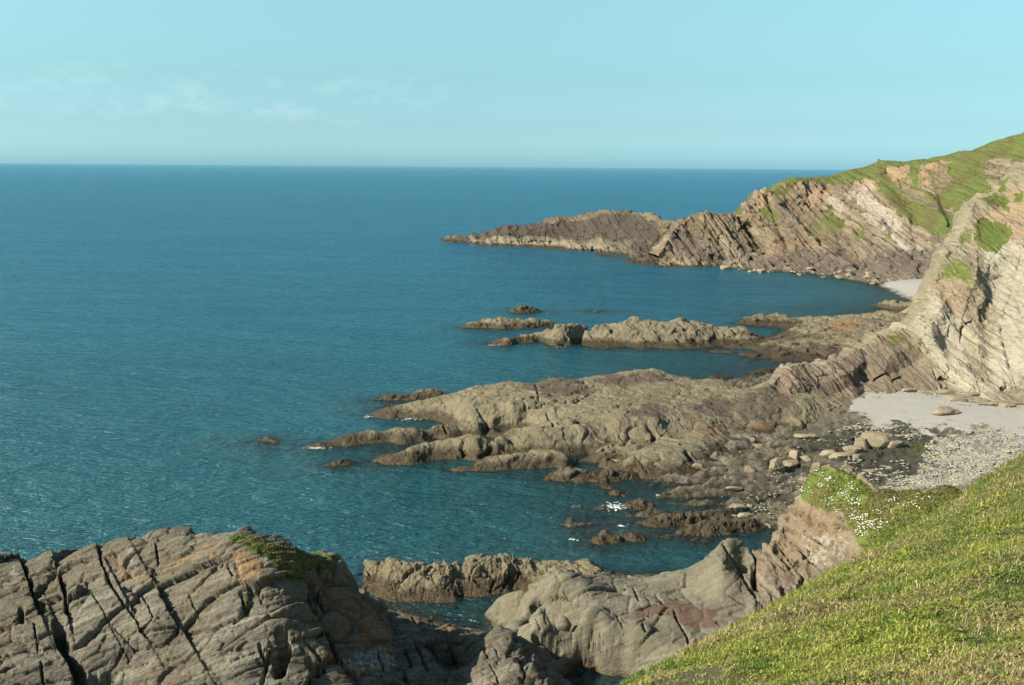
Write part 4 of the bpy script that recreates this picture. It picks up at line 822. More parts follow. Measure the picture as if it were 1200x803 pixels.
SB.line([(945, 590, 13.2), (965, 598, 13.4), (990, 612, 13.0), (1015, 635, 12.4), (1040, 650, 12.6)], 12)
SB.line([(950, 570, 14.8), (975, 575, 15.2), (1010, 595, 14.6), (1045, 610, 14.6), (1080, 600, 16), (1120, 595, 17)], 16)
SB.line([(970, 700, 7.6), (1000, 690, 9.6), (1060, 680, 12), (1120, 650, 15)], 24)
SB.line([(760, 803, 2.0), (800, 800, 3.2), (850, 800, 4.5), (900, 800, 6)], 20).line([(740, 860, 3), (800, 900, 6), (900, 900, 10), (1000, 850, 12), (1150, 760, 15)], 40)
SB.solve(1.4, extra=[(x, 122, -4) for x in range(-12, 70, 12)] + [(50, 112, 0), (60, 110, 3), (-6, 100, -2), (-4, 76, -1.5), (4, 70, 0), (58, 96, 8), (66, 100, 3), (66, 84, 14), (58, 72, 18), (60, 60, 20), (30, 50, 20), (15, 55, 8), (5, 60, 2)])
sb_cr = [([(848, 636), (856, 652), (868, 672), (878, 690), (891, 706)], 1.9, 1.6), ([(880, 645), (886, 655), (884, 668)], 2.0, 1.4), ([(870, 668), (884, 664), (884, 684)], 4.5, 1.8), ([(742, 690), (750, 703)], 1.5, .6), ([(768, 697), (775, 706)], 1.4, .6), ([(790, 716), (795, 727), (803, 740), (806, 755), (812, 765)], 1.5, .8),
         ([(754, 731), (758, 738)], 1.4, .6), ([(840, 728), (845, 732)], 1.4, .5), ([(690, 752), (700, 760), (709, 751), (705, 743)], 1.6, .8), ([(631, 748), (644, 752), (652, 764)], 8, 2.6), ([(680, 772), (690, 784)], 3.5, 1.2), ([(555, 727), (565, 738)], 6, 1.5),
         ([(910, 658), (922, 668), (930, 665)], 1.6, .7), ([(930, 655), (945, 652), (950, 640)], 1.8, .8), ([(937, 690), (940, 678), (952, 672)], 3.0, 1.2), ([(722, 722), (730, 735)], 1.0, .35), ([(660, 690), (675, 720), (690, 740)], .9, .25), ([(632, 705), (640, 730)], .9, .3),
         ([(625, 718), (633, 735), (640, 742)], .9, .4), ([(642, 718), (650, 735)], .9, .4), ([(708, 760), (740, 735), (760, 722), (790, 718)], 1.0, .35), ([(684, 775), (708, 760)], 1.0, .4), ([(930, 597), (950, 612), (965, 625)], 1.2, .5), ([(912, 640), (928, 660), (940, 665)], 1.4, .6), ([(915, 618), (935, 640)], 1.0, .4)]
knoll_grass = [(934, 578), (950, 556), (954, 549), (971, 546), (998, 555), (1016, 570), (1035, 576), (1092, 574), (1200, 535), (1200, 640), (1030, 655), (1010, 640), (998, 618), (985, 602), (965, 596), (945, 588)]
RED = [(744, 716), (765, 709), (790, 706), (830, 712), (846, 714), (838, 724), (850, 733), (815, 736), (790, 722), (750, 722)]
sb_areas = [(GR, knoll_grass, 5, 1.1), (DK, [(700, 690), (655, 670), (690, 665), (740, 680), (720, 690)], 6, 0.5), (DK, [(835, 650), (860, 632), (885, 650), (880, 690), (850, 680)], 8, 0.25), (DK, [(895, 660), (920, 660), (945, 690), (915, 705), (890, 690)], 10, 0.55),
            (OC, RED, 4, 1.0), (OC, [(935, 585), (975, 600), (1000, 620), (980, 640), (940, 620)], 9, 0.4), (PL, [(935, 630), (975, 620), (1000, 640), (960, 670), (945, 655)], 8, 0.4)]
def sb_mask(P):
    M = pmask(P, sb_areas, 5, 2.0); x, y = project(P)
    return M
sb_rk = dict(bed=BED_NEAR, seed=121, layers=((0.4, 4.0, 0.06),), cells=((2.0, 5.0, 0.35), (0.8, 2.0, 0.12)), rough=0.16, rs=2.0, lump=.4, ls=7, crack=.08, cs=3)
def split_patch(F, x0, x1, y0, y1, st, rk, post, maskf, parts):
    """one landmass cut along plan lines into its members"""
    xs = np.arange(x0, x1, st); ys = np.arange(y0, y1, st)
    X, Y = np.meshgrid(xs, ys, indexing='ij'); Z = F(X.ravel(), Y.ravel()).reshape(X.shape)
    G = np.stack([X, Y, Z], -1); Nn = normals(G).reshape(-1, 3); P = G.reshape(-1, 3)
    Q = grid_quads(len(xs), len(ys), P[:, 2] > -1.5); P, Q, Nn = compact(P, Q, Nn)
    M = maskf(P); kn = ((P[:, 0] > sidex(P[:, 1]) - .5) * (1 - np.clip(M[:, 0], 0, 1)))[:, None]
    Pk = rockify(P, Nn, unit([0.6, 0.1, 0.7]), seed=141, layers=((0.35, 3.0, 0.16),), ribs=0.35, rt_=0.9, cells=((0.9, 2.6, 0.6), (0.4, 1.0, 0.25)), rough=0.3, rs=2.0)
    P2 = post(rockify(P, Nn, **rk) * (1 - kn) + Pk * kn); M = maskf(P2)
    # grass areas keep a soft surface
    P2 = P2 * (1 - M[:, :1] * 0.8) + (P + fbm(P / 1.6, 3, 9)[:, None] * [0, 0, .3]) * M[:, :1] * 0.8
    global KNOLL; KNOLL = (P2, Q, M)
    cx, cy = P2[Q].mean(1)[:, 0], P2[Q].mean(1)[:, 1]
    for name, mat, test, kw in parts:
        k = test(cx, cy); V, q, m = compact(P2, Q[k], M); mesh_from(name, V, q, mat, m, **kw)
lineA = atz([880, 884, 891, 905], [645, 668, 706, 760], [8, 7, 6.2, 5])      # foot between pinnacle and knoll
def sidex(cy): return np.interp(cy, lineA[::-1, 1], lineA[::-1, 0])
split_patch(SB, -6, 66, 68, 118, 0.1, sb_rk, crack_post(sb_cr), sb_mask, [
    ('rock_slab', m_slab, lambda x, y: x <= sidex(y), dict(label='smooth grey rock slab rising to a split pinnacle, below the grass slope', category='rock slab', kind='thing')),
    ('knoll', m_knoll, lambda x, y: x > sidex(y), dict(label='rocky knoll capped with turf and white flowers above the cove', category='knoll', kind='thing'))])
ALLF.append((SB, -6, 66, 68, 118))

# ---- blocks at the bottom of the picture between outcrop and slab
FB = Field(c=0.7)
FB.line([(461, 716, .8), (481, 727, 1.0), (514, 737, 1.4), (540, 738, 1.6), (560, 748, 2.0), (562, 756, 3.0), (577, 744, 4.9), (591, 739, 5.2), (601, 744, 5.0)], 8)
FB.line([(450, 704, -.8), (481, 712, -1.4), (514, 720, -1.4), (545, 722, -1.4), (565, 734, -.9), (600, 728, -1.5)], 10).line([(460, 698, -2), (520, 705, -2), (580, 715, -2)], 12)
FB.line([(480, 735, 2.6), (510, 742, 2.9), (540, 742, 2.6), (555, 756, 2.4)], 8).line([(475, 760, 3.4), (490, 752, 3.8), (505, 770, 3.2), (515, 785, 2.8)], 10).line([(525, 755, 1.6), (535, 770, .9), (545, 770, .9)], 8).line([(520, 792, .3), (535, 788, 0), (545, 800, -.2)], 8)
FB.line([(560, 775, 4.2), (585, 765, 4.9), (605, 762, 4.9), (613, 770, 4.7)], 10).line([(545, 800, 2.4), (560, 800, 3.4), (590, 795, 4.3), (615, 790, 4.4), (630, 803, 4.0)], 10).line([(480, 803, 3.6), (500, 800, 3.2), (512, 803, 2.4)], 10)
FB.line([(612, 750, 3.2), (631, 766, 1.6), (649, 782, .6), (665, 800, .2)], 8).line([(622, 752, .4), (645, 770, -.2), (665, 785, -.5), (690, 803, -.6)], 10)
FB.line([(640, 795, 2.4), (655, 803, 1.6), (660, 795, 1.2)], 10).line([(480, 900, 3), (560, 900, 3), (640, 900, 2.5), (720, 900, 1)], 30)
FB.solve(1.4)
fb_cr = [([(487, 752), (495, 770), (500, 785)], 2.0, 1.0), ([(475, 762), (482, 780), (478, 795)], 2.0, 1.0), ([(500, 752), (515, 775), (522, 785)], 2.2, 1.2), ([(526, 750), (534, 778)], 2.2, 1.2), ([(568, 760), (572, 772)], 1.2, .5), ([(578, 756), (584, 768)], 1.2, .5), ([(575, 778), (585, 800)], 1.2, .6), ([(613, 782), (616, 790), (612, 800)], 1.4, .8), ([(483, 724), (493, 734)], 1.2, .5)]
fbm_m = lambda P: pmask(P, [(DK, [(570, 750), (605, 742), (608, 756), (575, 760)], 6, .45), (OC, [(458, 712), (500, 722), (555, 738), (545, 748), (480, 735)], 7, 0.45), (OC, [(470, 765), (500, 755), (520, 800), (470, 803)], 8, .3)], 4, 2)
hpatch('rock_block', FB, -14, 10, 60, 96, 0.085, m_near, dict(bed=BED_NEAR, seed=131, layers=((0.35, 2.0, 0.1),), cells=((1.2, 2.6, 0.45), (0.5, 1.1, 0.18)), rough=0.15, rs=1.8, lump=.2, ls=5), fbm_m, zmin=-1.2, post=crack_post(fb_cr),
       label='low fractured rocks with black clefts between the jointed outcrop and the tide pool', category='rock', kind='thing')
ALLF.append((FB, -14, 12, 60, 98))
ALLF.append((MR, -45, 70, 140, 205)); ALLF.append((UR, 15, 130, 220, 305))

# ---- sea
def axis(lo, hi, st, far):
    a = list(np.arange(lo, hi + st, st)); g = st
    while a[-1] < far: g *= 1.35; a.append(a[-1] + g)
    g = st; b = [lo]
    while b[-1] > -far: g *= 1.35; b.append(b[-1] - g)
    return np.array(b[::-1][:-1] + a)
ax, ay = axis(-60, 150, 1.0, 50000), axis(60, 380, 1.0, 50000); ay = ay[ay > -3000]
X, Y = np.meshgrid(ax, ay, indexing='ij'); xx, yy = X.ravel(), Y.ravel()
bed = np.full(xx.shape, -8.0)
inn = (xx > -160) & (xx < 230) & (yy > 60) & (yy < 560)
bed[inn] = S(xx[inn], yy[inn])
for F, a0, a1, b0, b1 in ALLF:
    k = (xx > a0) & (xx < a1) & (yy > b0) & (yy < b1)
    if k.any(): bed[k] = np.maximum(bed[k], F(xx[k], yy[k]))
M = np.zeros((len(xx), 4), np.float32); M[:, 0] = np.clip(-bed / 10, 0, 1); M[:, 3] = 1
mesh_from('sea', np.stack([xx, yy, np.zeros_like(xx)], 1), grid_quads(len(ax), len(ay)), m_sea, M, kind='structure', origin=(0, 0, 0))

# ============================================================ FOREGROUND HILLSIDE
HL = Field(c=2.0)
edge = [(640, 900, 13), (700, 830, 13.5), (735, 803, 14), (800, 768, 15.5), (860, 730, 18), (910, 700, 20.5), (960, 668, 24), (1020, 634, 28), (1080, 600, 32), (1140, 568, 36), (1165, 552, 38), (1190, 527, 40), (1230, 500, 42), (1300, 465, 44)]
HL.dline(edge, 18)
E = HL.X[-1]
for o, dz in ((2.0, -1.6), (6, -6.5), (12, -15), (22, -24)):
    q = E.copy(); q[:, 0] -= o * 0.55; q[:, 1] += o * 0.8; q[:, 2] += dz; HL.auto.append(q)
HL.dline([(850, 803, 12.3), (980, 803, 10.9), (1100, 803, 9.8), (1250, 803, 8.8)], 60).dline([(900, 750, 15.0), (1000, 750, 13.2), (1100, 740, 12.6), (1250, 740, 11.4)], 60)
HL.dline([(1000, 690, 18.5), (1100, 680, 17), (1250, 670, 15)], 60).dline([(1080, 640, 24), (1150, 630, 22), (1250, 610, 20)], 60).dline([(1150, 590, 30), (1250, 560, 28)], 60)
HL.dline([(800, 900, 9.5), (1000, 950, 7), (1250, 950, 6)], 60)
HL.world([(0, 0, 43.3), (3, 0, 43.6), (-3, 0, 42.8), (0, -4, 43.8), (8, 2, 43.2), (14, 8, 42.5), (25, 20, 41), (40, 35, 40), (5, -15, 45), (20, -10, 46), (60, 50, 40), (-10, 0, 40), (-14, 6, 32), (-16, -8, 40), (60, 10, 48), (30, 60, 24), (-6, 10, 35), (-10, 16, 26)])
HL.solve(1.6, extra=[(-30, 30, 6), (-30, 0, 14), (-30, -20, 25), (0, 45, 6), (20, 65, 8), (45, 75, 18), (70, 80, 24), (-10, 35, 5), (75, 0, 52), (30, -30, 50)])
def hill_post(P):
    P = P.copy(); P[:, 2] += 0.15 * fbm(P / 1.5, 2, 201) + 0.25 * fbm(P / 4.5, 2, 203) - 0.019 * np.clip(P[:, 1], 0, 60); return P
def soil_mat():
    m = bpy.data.materials.new('hill_soil'); m.use_nodes = True; t = m.node_tree; bs = t.nodes['Principled BSDF']
    geo = N_(t, 'ShaderNodeNewGeometry'); pos = geo.outputs['Position']
    n = noise(t, pos, 1.2, 6, 0.6); n2 = noise(t, pos, 14, 5, 0.7)
    c = mixc(t, ramp(t, n, [(0.4, 0.0), (0.6, 1.0)]), (0.09, 0.10, 0.022), (0.13, 0.10, 0.045))
    c = mixc(t, ramp(t, n2, [(0.35, 0.0), (0.7, 1.0)]), c, (0.05, 0.05, 0.018)); t.links.new(c, bs.inputs['Base Color'])
    bs.inputs['Roughness'].default_value = 0.95
    sz = N_(t, 'ShaderNodeSeparateXYZ'); t.links.new(geo.outputs['Normal'], sz.inputs[0])
    st = N_(t, 'ShaderNodeMapRange'); st.inputs[1].default_value = 0.62; st.inputs[2].default_value = 0.5; t.links.new(sz.outputs[2], st.inputs[0])
    c2 = mixc(t, st.outputs[0], c, (0.24, 0.18, 0.12)); t.links.new(c2, bs.inputs['Base Color'])
    bp = N_(t, 'ShaderNodeBump'); bp.inputs['Strength'].default_value = 0.8; bp.inputs['Distance'].default_value = 0.08
    t.links.new(n2, bp.inputs['Height']); t.links.new(bp.outputs[0], bs.inputs['Normal']); return m
m_soil = soil_mat()
hpatch('hillside', HL, -30, 72, -28, 78, 0.22, m_soil, None, None, zmin=-2, post=hill_post, kind='structure')

def leaves(name, P, L, Wd, colr, up_bias, mat, **kw):
    """many small bent blades in one mesh: P roots, L length, Wd width"""
    n = len(P); rng = np.random.default_rng(5)
    az = rng.uniform(0, 2 * np.pi, n); tilt = rng.uniform(0.15, 1.5, n) * (1 - up_bias) + 0.1
    d = np.stack([np.cos(az) * np.sin(tilt), np.sin(az) * np.sin(tilt), np.cos(tilt)], 1)
    side = np.stack([-np.sin(az + rng.normal(0, .5, n)), np.cos(az), rng.normal(0, .3, n)], 1); side /= np.linalg.norm(side, axis=1, keepdims=True)
    m1 = P + d * (L * 0.5)[:, None]; tip = P + d * L[:, None]; tip[:, 2] -= L * 0.18
    V = np.empty((n, 5, 3)); V[:, 0] = P - side * (Wd * 0.35)[:, None]; V[:, 1] = P + side * (Wd * 0.35)[:, None]
    V[:, 2] = m1 + side * (Wd * 0.5)[:, None]; V[:, 3] = m1 - side * (Wd * 0.5)[:, None]; V[:, 4] = tip
    b = np.arange(n)[:, None] * 5
    T = np.concatenate([b + [[0, 1, 2]], b + [[0, 2, 3]], b + [[3, 2, 4]]])
    C = np.repeat(np.concatenate([colr, np.ones((n, 1))], 1), 5, 0)
    return mesh_from(name, V.reshape(-1, 3), T, mat, C, smooth=False, **kw)
rng = np.random.default_rng(11)
def gcolors(P, n, dry=0.25, seed=0):
    g1 = np.array([0.21, 0.245, 0.036]); g2 = np.array([0.115, 0.175, 0.026]); g3 = np.array([0.275, 0.295, 0.06]); tan = np.array([0.36, 0.29, 0.15]); br = np.array([0.21, 0.14, 0.075])
    a = fbm(P / 0.9, 3, 301 + seed) * 0.5 + 0.5; b = fbm(P / 2.6 + 20, 3, 311 + seed) * 0.5 + 0.5
    r = rng.random(n)
    big = fbm(P / 1.9 + 70, 3, 331 + seed); a = a + .22 * big
    c = g1[None] * np.ones((n, 1)); c = np.where((a + 0.25 * (r - .5) > 0.56)[:, None], g3, c); c = np.where((a + 0.25 * (r - .5) < 0.42)[:, None], g2, c)
    pd = np.clip((b - 0.38) * 3.2, 0.06, 1.0) * dry * 2.4; r2 = rng.random(n)
    c = np.where((r2 < pd)[:, None], tan, c); c = np.where((r2 < pd * 0.3)[:, None], br, c)
    return c * rng.uniform(0.5, 1.45, (n, 1)) * rng.uniform(.92, 1.08, (n, 3))
def scatter_view(F, n, x0, x1, y0, y1, edgef, post=None):
    """roots spread more thickly near the viewer's path"""
    px = rng.uniform(x0, x1, n * 2); py = rng.uniform(y0, y1, n * 2)
    k = edgef(px, py); return px[k][:n], py[k][:n]
# roots by plan position, density falling with distance
NB = 2300000
th = rng.uniform(-0.6, 1.35, NB); rr = 4.5 * (64 / 4.5) ** rng.random(NB)
RX, RY = rr * np.sin(th), rr * np.cos(th)
k = (RX > -9) & (RX < 48) & (RY > 2) & (RY < 60); RX, RY = RX[k], RY[k]; rr = rr[k]
# keep within the visible flank
ex, ey = E[:, 0], E[:, 1]
RZ = HL(RX, RY); P = hill_post(np.stack([RX, RY, RZ], 1))
qx, qy = project(P); keep = (qx > 420) & (qx < 1420) & (qy < 1080) & (qy > 420)
P = P[keep]; rr = rr[keep]
# sunk below the brow -> out
bx = np.interp(P[:, 1], E[:, 1], E[:, 0]); k = P[:, 0] > bx - 2.6; P = P[k]; rr = rr[k]; bxk = bx[k]
gx, gy = project(P); bare = inside(gx + 6 * fbm(P / .5, 3, 61), gy + 5 * fbm(P / .5 + 9, 3, 62), [(755, 812), (775, 798), (800, 790), (832, 782), (852, 786), (842, 797), (815, 803), (800, 830)]); k = ~(bare & (rng.random(len(P)) < .93)); P = P[k]; rr = rr[k]; n = len(P)
sc = (rr / 15.0) ** 0.55
clump = fbm(P / 0.32, 3, 401) * 0.5 + 0.5
fern = sstep(.05, .3, fbm(P / 1.1 + 33, 3, 421)); tall = sstep(.0, .4, fbm(P / .8 + 13, 3, 431))
L = rng.uniform(0.02, 0.07, n) * sc * (0.6 + clump) * (1 + .35 * fern + .7 * tall); Wd = rng.uniform(0.008, 0.024, n) * sc * (1 + .35 * fern) * (1 - .3 * tall)
P[:, 2] += .10 * fern * rng.random(n) * sc + .05 * tall * rng.random(n) * sc
P[:, 2] += (clump - .25) * 0.18 * sc * rng.random(n)
leaves('grass', P, L, Wd, gcolors(P, n, 0.24), 0.0, m_leaf, kind='stuff')
# dry stems
k = rng.choice(n, 16000, replace=False); Ps = P[k]; b = fbm(Ps / 2.6 + 20, 3, 311) * .5 + .5; Ps = Ps[b > 0.47]; ns = len(Ps); s2 = (np.hypot(Ps[:, 0], Ps[:, 1]) / 15) ** .5
cs_ = np.array([[0.46, 0.37, 0.20]]) * rng.uniform(.6, 1.25, (ns, 1))
leaves('dry_grass', Ps, rng.uniform(.10, .34, ns) * s2, rng.uniform(.005, .010, ns) * s2, cs_, 0.0, m_leaf, kind='stuff')

# turf on the knoll and on the outcrop, rooted on the surface itself
def turf(name, A, n, lmin, lmax, w, seed, dark=1.0, dry=.3, thr=.5):
    V, Q, M_ = A; q = Q[M_[Q, 0].mean(1) > thr]; f = q[rng.integers(0, len(q), n)]
    a, b = rng.random((n, 1)), rng.random((n, 1))
    R_ = (V[f[:, 0]] * (1 - a) + V[f[:, 1]] * a) * (1 - b) + (V[f[:, 3]] * (1 - a) + V[f[:, 2]] * a) * b
    R_ = R_[fbm(R_ / .8, 2, seed) > -.35]; m = len(R_)
    leaves(name, R_, rng.uniform(lmin, lmax, m), rng.uniform(w * .6, w * 1.3, m), gcolors(R_, m, dry, seed) * dark, 0.0, m_leaf, kind='stuff')
turf('turf', KNOLL, 90000, .10, .26, .08, 3, 0.62, .32)
turf('turf', OUTC, 13000, .07, .18, .05, 5, 0.9, .9, .66)

# ============================================================ LOOSE ROCKS
def ico(sub):
    import bmesh
    bm = bmesh.new(); bmesh.ops.create_icosphere(bm, subdivisions=sub, radius=1); V = np.array([v.co for v in bm.verts]); T = np.array([[v.index for v in f.verts] for f in bm.faces]); bm.free(); return V, T
IV, IT = ico(3); IV1, IT1 = ico(2)
def boulder_shape(seed, V=IV, planes=11, flat=0.7):
    r = np.random.default_rng(seed); Nn = r.normal(size=(planes, 3)); Nn /= np.linalg.norm(Nn, axis=1, keepdims=True); dd = r.uniform(0.55, 0.95, planes)
    Nn = np.vstack([Nn, [[0, 0, 1], [0, 0, -1]]]); dd = np.append(dd, [flat, flat * .9])
    dot = V @ Nn.T; rad = np.where(dot > 0.05, dd / np.maximum(dot, 0.05), 9).min(1); rad = np.minimum(rad, 1.25)
    q = V * rad[:, None]; q += V * (fbm(q * 2.2 + seed, 3, seed)[:, None] * 0.06); q[:, 0] *= r.uniform(.95, 1.3); q[:, 1] *= r.uniform(.75, 1.0); return q
def boulder(pt, size, seed, label, sx=1.0, sz=1.0, group=None, mat=None, cat='boulder'):
    q = boulder_shape(seed) * size * np.array([sx, 1, sz]); V = q + np.array([pt[0], pt[1], pt[2] + size * sz * 0.42])
    kw = dict(group=group) if group else {}
    return mesh_from('boulder', V, IT, mat or m_boulder, None, smooth=False, origin=(float(pt[0]), float(pt[1]), float(pt[2])), label=label, category=cat, kind='thing', **kw)
G1 = 'boulders lying on the rocky shore'
bl = [(882, 517, .75, 1, .9, 'small square boulder at the left end of the long rock pool'), (890, 525, .95, 1.3, .7, 'rounded boulder at the right end of the long rock pool'), (945, 512, 1.3, 1.3, .4, 'flat pale slab of rock at the back of the shore'),
      (910, 551.5, 1.5, .8, 1.35, 'upright blocky boulder casting a dark shadow, left of the grassy knoll'), (878, 552.5, 1.1, 1.1, .8, 'rounded tan boulder alone left of the upright block'), (931, 537, 1.25, .9, 1.2, 'tallest boulder of the small huddle above the upright block'),
      (925, 545, 1.1, 1.2, .7, 'lower left boulder of the huddle above the upright block'), (945, 539, 1.0, 1.1, .8, 'right boulder of the huddle, set apart by a dark gap'), (1010, 524, 1.5, .9, 1.2, 'leaning boulder just left of the biggest brown boulder'),
      (1034, 524, 2.9, 1.15, .9, 'biggest brown boulder, broad and humped, at the edge of the green weed'), (1046, 526, 1.6, 1, .95, 'boulder pressed against the right side of the biggest brown boulder'), (972, 536, 1.7, 1.4, .8, 'long low boulder at the left end of the brown row'),
      (987, 539, 1.6, 1.3, .8, 'middle boulder of the brown row beside the weed'), (1000, 532, 1.5, 1, .95, 'upper right boulder of the brown row'), (1002, 539, 1.0, 1, 1, 'small boulder tucked under the right end of the brown row'), (943, 565, 1.2, 1.3, .7, 'reddish boulder touching the top edge of the grassy knoll'),
      (992, 549, .9, 1.2, .7, 'small reddish boulder in front of the brown row'), (1021, 554.5, 1.1, 1.5, .55, 'tan wedge shaped boulder on the weed below the biggest one'), (816.5, 547.5, .95, 1.3, .7, 'pale boulder at the foot of the long dark cleft'), (723, 543.5, 1.1, 1.6, .6, 'pale flat boulder on the front ridge of the reef'),
      (705, 578, .6, 1.3, .7, 'small tan boulder in the shallows left of the splash rocks'), (772, 582.5, .55, 1, .8, 'pale boulder on the left edge of the platform'), (787, 591, .6, 1.5, .5, 'thin pale boulder just above the water on the platform'), (861, 595, .7, 1, .8, 'left one of the trio of pale boulders by the ledges'),
      (869, 595.5, .8, 1.3, .7, 'middle one of the trio of pale boulders by the ledges'), (878, 593, .5, 1.1, .7, 'smallest one of the trio of pale boulders by the ledges'), (858, 606, .6, 1.2, .6, 'small brown boulder on the water line'), (872, 605.5, 1.0, 1.4, .65, 'brown boulder on the water line beside the white pebbles'),
      (858, 573, .8, 1.6, .6, 'low cluster boulder in the middle of the dark platform'), (852, 507, 1.0, 1.4, .5, 'tan boulder resting against the foot of the broad reef'), (1070, 507, .7, 1.2, .5, 'small pale stone where the sand meets the weed')]
for i, (px, py, s_, sx, sz, lab) in enumerate(bl):
    p = (MR if px < 830 and py < 550 else S).hit(px, py); z0 = max(p[2], S(p[:1], p[1:2])[0]); boulder((p[0], p[1], z0 - .05), s_ * .82, 500 + i, lab, sx, sz, G1)
p = S.hit(1105, 485); boulder(p, 1.15, 560, 'square boulder standing alone on the pale sand of the cove', 1.4, .95)
p = S.hit(1110, 485); boulder((p[0] + .9, p[1], p[2]), 1.0, 561, 'small stone at the shaded end of the lone boulder on the sand', 1.0, .7)
# slabs along the cliff foot
G2 = 'fallen slabs along the foot of the cliff'
cf = np.array([(1070, 459), (1080, 460), (1087, 462), (1094, 460), (1103, 461), (1110, 462), (1118, 464), (1123, 467), (1128, 462), (1134, 467), (1141, 468), (1146, 471), (1152, 472), (1158, 474), (1164, 474), (1172, 475), (1180, 476), (1187, 474), (1121, 470), (1137, 464)])
for i, (px, py) in enumerate(cf):
    p = S.hit(px, py); boulder((p[0], p[1], p[2] - .1), rng.uniform(.7, 1.5), 600 + i, 'tan slab fallen from the cliff, lying at the back of the sand', rng.uniform(1.2, 1.9), rng.uniform(.35, .6), G2, cat='fallen slab')
# boulders at the foot of the far headland
G3 = 'boulders at the foot of the far headland'
for i in range(70):
    px = 845 + 217 * rng.random() ** .8; by = np.interp(px, [800, 848, 880, 906, 930, 960, 986, 1015, 1060], [314, 314, 318, 319, 321, 324, 327, 332, 330])
    dy = abs(rng.normal(0, 1)) * (4 + 5 * (px > 900)); zz = 0.2 + dy * 0.25
    p = atz([px], [by - dy + 1.0], [zz])[0]; boulder((p[0], p[1], p[2] - .35), rng.uniform(.45, 1.2) * (1.8 if rng.random() < .15 else 1), 700 + i, 'tan boulder at the waterline scree under the far headland', 1.1, rng.uniform(.6, .9), G3)
# cobbles and pebble drifts: more than anyone could count
def cobbles(name, areas, seed):
    r = np.random.default_rng(seed); VV, TT = [], []; off = 0; shapes = [boulder_shape(900 + k, IV1, 9, .6) for k in range(8)]
    for poly, n, s0, s1 in areas:
        xs_, ys_ = [p[0] for p in poly], [p[1] for p in poly]; px = r.uniform(min(xs_), max(xs_), n * 3); py = r.uniform(min(ys_), max(ys_), n * 3)
        w = vnoise(np.stack([px / 9, py / 3.5, px * 0], 1), 5) > r.uniform(-.5, .6, n * 3); k = inside(px, py, poly) & w; px, py = px[k][:n], py[k][:n]
        z = np.full(len(px), 1.5)
        for _ in range(14):
            Q_ = atz(px, py, z); z = z + 0.5 * (S(Q_[:, 0], Q_[:, 1]) - z)
        Q_ = shore_post(atz(px, py, z))
        for q in Q_:
            if q[2] < -.1: continue
            s_ = .48 * s0 * (s1 / s0) ** (r.random() ** 1.6); a = r.uniform(0, 6.28); c_, s__ = math.cos(a), math.sin(a)
            v = shapes[r.integers(8)] * s_ * np.array([1.2, 1, .65]); v = np.stack([v[:, 0] * c_ - v[:, 1] * s__, v[:, 0] * s__ + v[:, 1] * c_, v[:, 2]], 1) + q + [0, 0, s_ * .25]
            VV.append(v); TT.append(IT1 + off); off += len(v)
    return mesh_from(name, np.concatenate(VV), np.concatenate(TT), m_pebble, None, kind='stuff')
cobbles('pebbles', [([(1085, 520), (1120, 505), (1200, 500), (1200, 540), (1130, 578), (1050, 582), (1020, 578), (1075, 555)], 9000, .14, .50), ([(940, 515), (1010, 495), (1085, 500), (1080, 515), (1020, 515), (950, 525)], 1100, .15, .6),
                    ([(885, 595), (935, 585), (935, 620), (900, 618), (870, 606)], 260, .12, .4), ([(905, 550), (945, 555), (935, 580), (900, 590)], 120, .12, .45), ([(980, 540), (1070, 540), (1060, 570), (990, 565)], 600, .15, .55), ([(840, 520), (960, 520), (960, 580), (840, 600)], 160, .12, .4),
                    ([(1060, 455), (1195, 468), (1195, 480), (1120, 475), (1060, 463)], 250, .15, .5)], 3)

# ============================================================ SMALL THINGS
# white flower heads on the knoll
fl = [((955, 552), 3.5, 26), ((962, 558), 4, 26), ((972, 563), 3, 26), ((963, 571), 3, 16), ((940, 575), 4, 16), ((953, 580), 4, 12), ((972, 587), 5, 22), ((994, 569), 3, 8), ((990, 582), 4, 26), ((996, 577), 5, 16), ((1000, 590), 5, 30), ((985, 598), 4, 12), ((1003, 607), 5, 34), ((1014, 615), 6, 46), ((1010, 625), 5, 40), ((1020, 608), 6, 26), ((1030, 602), 5, 16), ((1045, 590), 7, 14), ((1062, 592), 7, 12), ((1027, 618), 6, 18), ((1038, 612), 5, 8), ((1075, 585), 7, 8)]
FP = []
for (cx, cy), s_, n_ in fl:
    for _ in range(n_): FP.append((rng.normal(cx, s_), rng.normal(cy, s_ * .6)))
FP = np.array(FP); FP = FP[inside(FP[:, 0], FP[:, 1], knoll_grass)]
Q_ = pick(KNOLL[0], FP[:, 0], FP[:, 1])
VV, TT = [], []; off = 0; D0, DT = ico(1)
for q in Q_[rng.random(len(Q_)) < .6]:
    for _ in range(2):
        s_ = rng.uniform(.03, .068); v = D0 * s_ * np.array([1.3, 1.3, .6]) + q + rng.normal(0, .09, 3) * [1, 1, .3] + [0, 0, .22]; VV.append(v); TT.append(DT + off); off += len(v)
mesh_from('flowers', np.concatenate(VV), np.concatenate(TT), m_petal, None, kind='stuff')
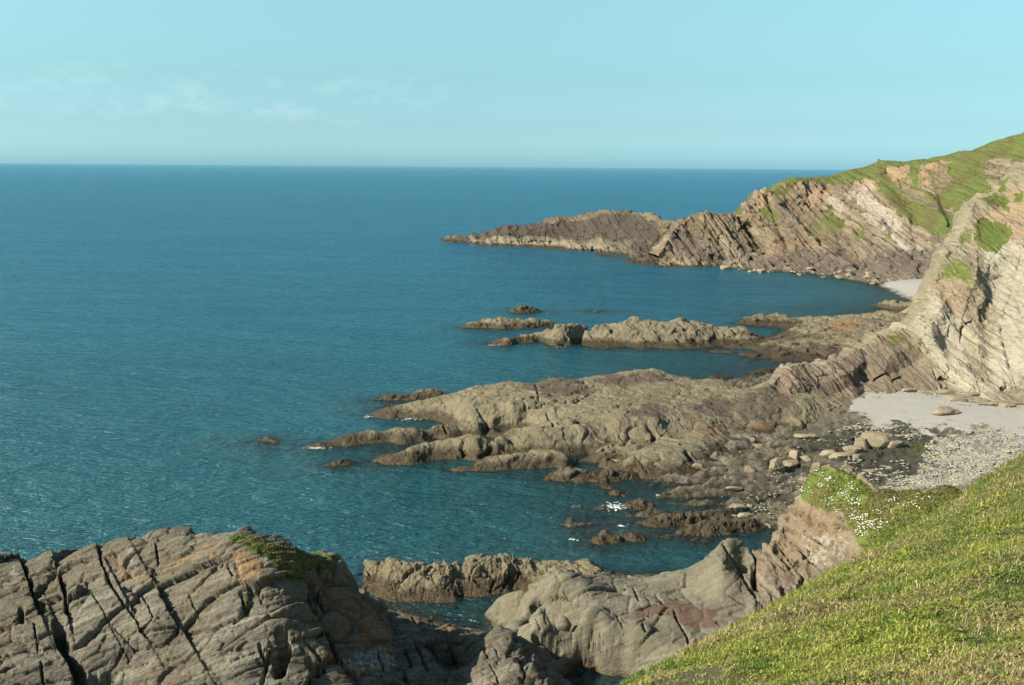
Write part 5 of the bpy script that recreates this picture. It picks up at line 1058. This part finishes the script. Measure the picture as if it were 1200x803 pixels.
# breaking water
def foam(px, py, w, d, n):
    c = atz([px], [py], [0])[0]; VV, TT = [], []; off = 0
    for _ in range(n):
        s_ = rng.uniform(.03, .11); v = D0 * s_ * np.array([2.4, 1.2, .30]) + c + [rng.normal(0, w), rng.normal(0, d), .04 + rng.random() * .08]; VV.append(v); TT.append(DT + off); off += len(v)
    return VV, TT
for px, py, w, d, n_ in ((720, 594, .65, .8, 110), (370, 525.5, .9, .35, 50), (480, 491.5, .8, .3, 26), (433, 489, .6, .3, 16), (730, 617, .4, .25, 14), (674, 633, .3, .25, 12), (553, 287.5, 1.0, .5, 14), (578, 405, 1.0, .5, 20), (655, 407, .9, .3, 8), (661, 768, .22, .2, 22)):
    VV, TT = foam(px, py, w, d, n_); o = 0; T2 = []
    for v, t_ in zip(VV, TT): T2.append(DT + o); o += len(v)
    mesh_from('foam', np.concatenate(VV), np.concatenate(T2), m_foam, None, kind='stuff')
# a gull on the dark hump of the reef and two on the near outcrop
def gull(F, px, py, label):
    p = F.hit(px, py + 1.0); root = bpy.data.objects.new('gull', None); COL.objects.link(root); root.location = (p[0], p[1], p[2] + .25)
    root['label'] = label; root['category'] = 'gull'; root['kind'] = 'thing'; root['group'] = 'gulls resting on the rocks'
    V, T = ico(3); s = V.copy(); b = s * np.array([.26, .12, .13]); b[:, 2] += .20 + .25 * np.clip(-b[:, 0], 0, 1) * -.3
    b[:, 1] *= 1 - .5 * np.clip(b[:, 0] / .26, 0, 1)                       # tapering tail
    h = s * np.array([.075, .065, .07]) + np.array([-.22, 0, .36]); nk = s * np.array([.075, .06, .12]) + np.array([-.19, 0, .28])
    base = np.array(root.location)
    body = mesh_from('body', np.concatenate([b, nk, h]) * 1.3 + base, np.concatenate([T, T + len(V), T + 2 * len(V)]), m_feather, parent=root, origin=tuple(map(float, base)))
    for sgn in (-1, 1):
        w = s * np.array([.24, .025, .085]) + np.array([.07, sgn * .115, .23]); mesh_from('wing', w * 1.3 + base, T, m_wing, parent=root, origin=tuple(map(float, base)))
    bk = s * np.array([.05, .014, .016]) + np.array([-.31, 0, .355]); mesh_from('beak', bk * 1.3 + base, T, flat_mat('beak_yellow', (.6, .4, .06)), parent=root, origin=tuple(map(float, base)))
    for sgn in (-1, 1):
        l = s * np.array([.010, .010, .08]) + np.array([0, sgn * .04, .05]); mesh_from('leg', l * 1.3 + base, T, flat_mat('leg_pink', (.5, .3, .25)), parent=root, origin=tuple(map(float, base)))
gull(MR, 641, 445, 'white gull perched on the dark hump at the top of the broad reef')
gull(NL, 311, 738, 'white gull on bare rock right of centre of the jointed outcrop')
print('verts', sum(len(o.data.vertices) for o in bpy.data.objects if o.type == 'MESH'))
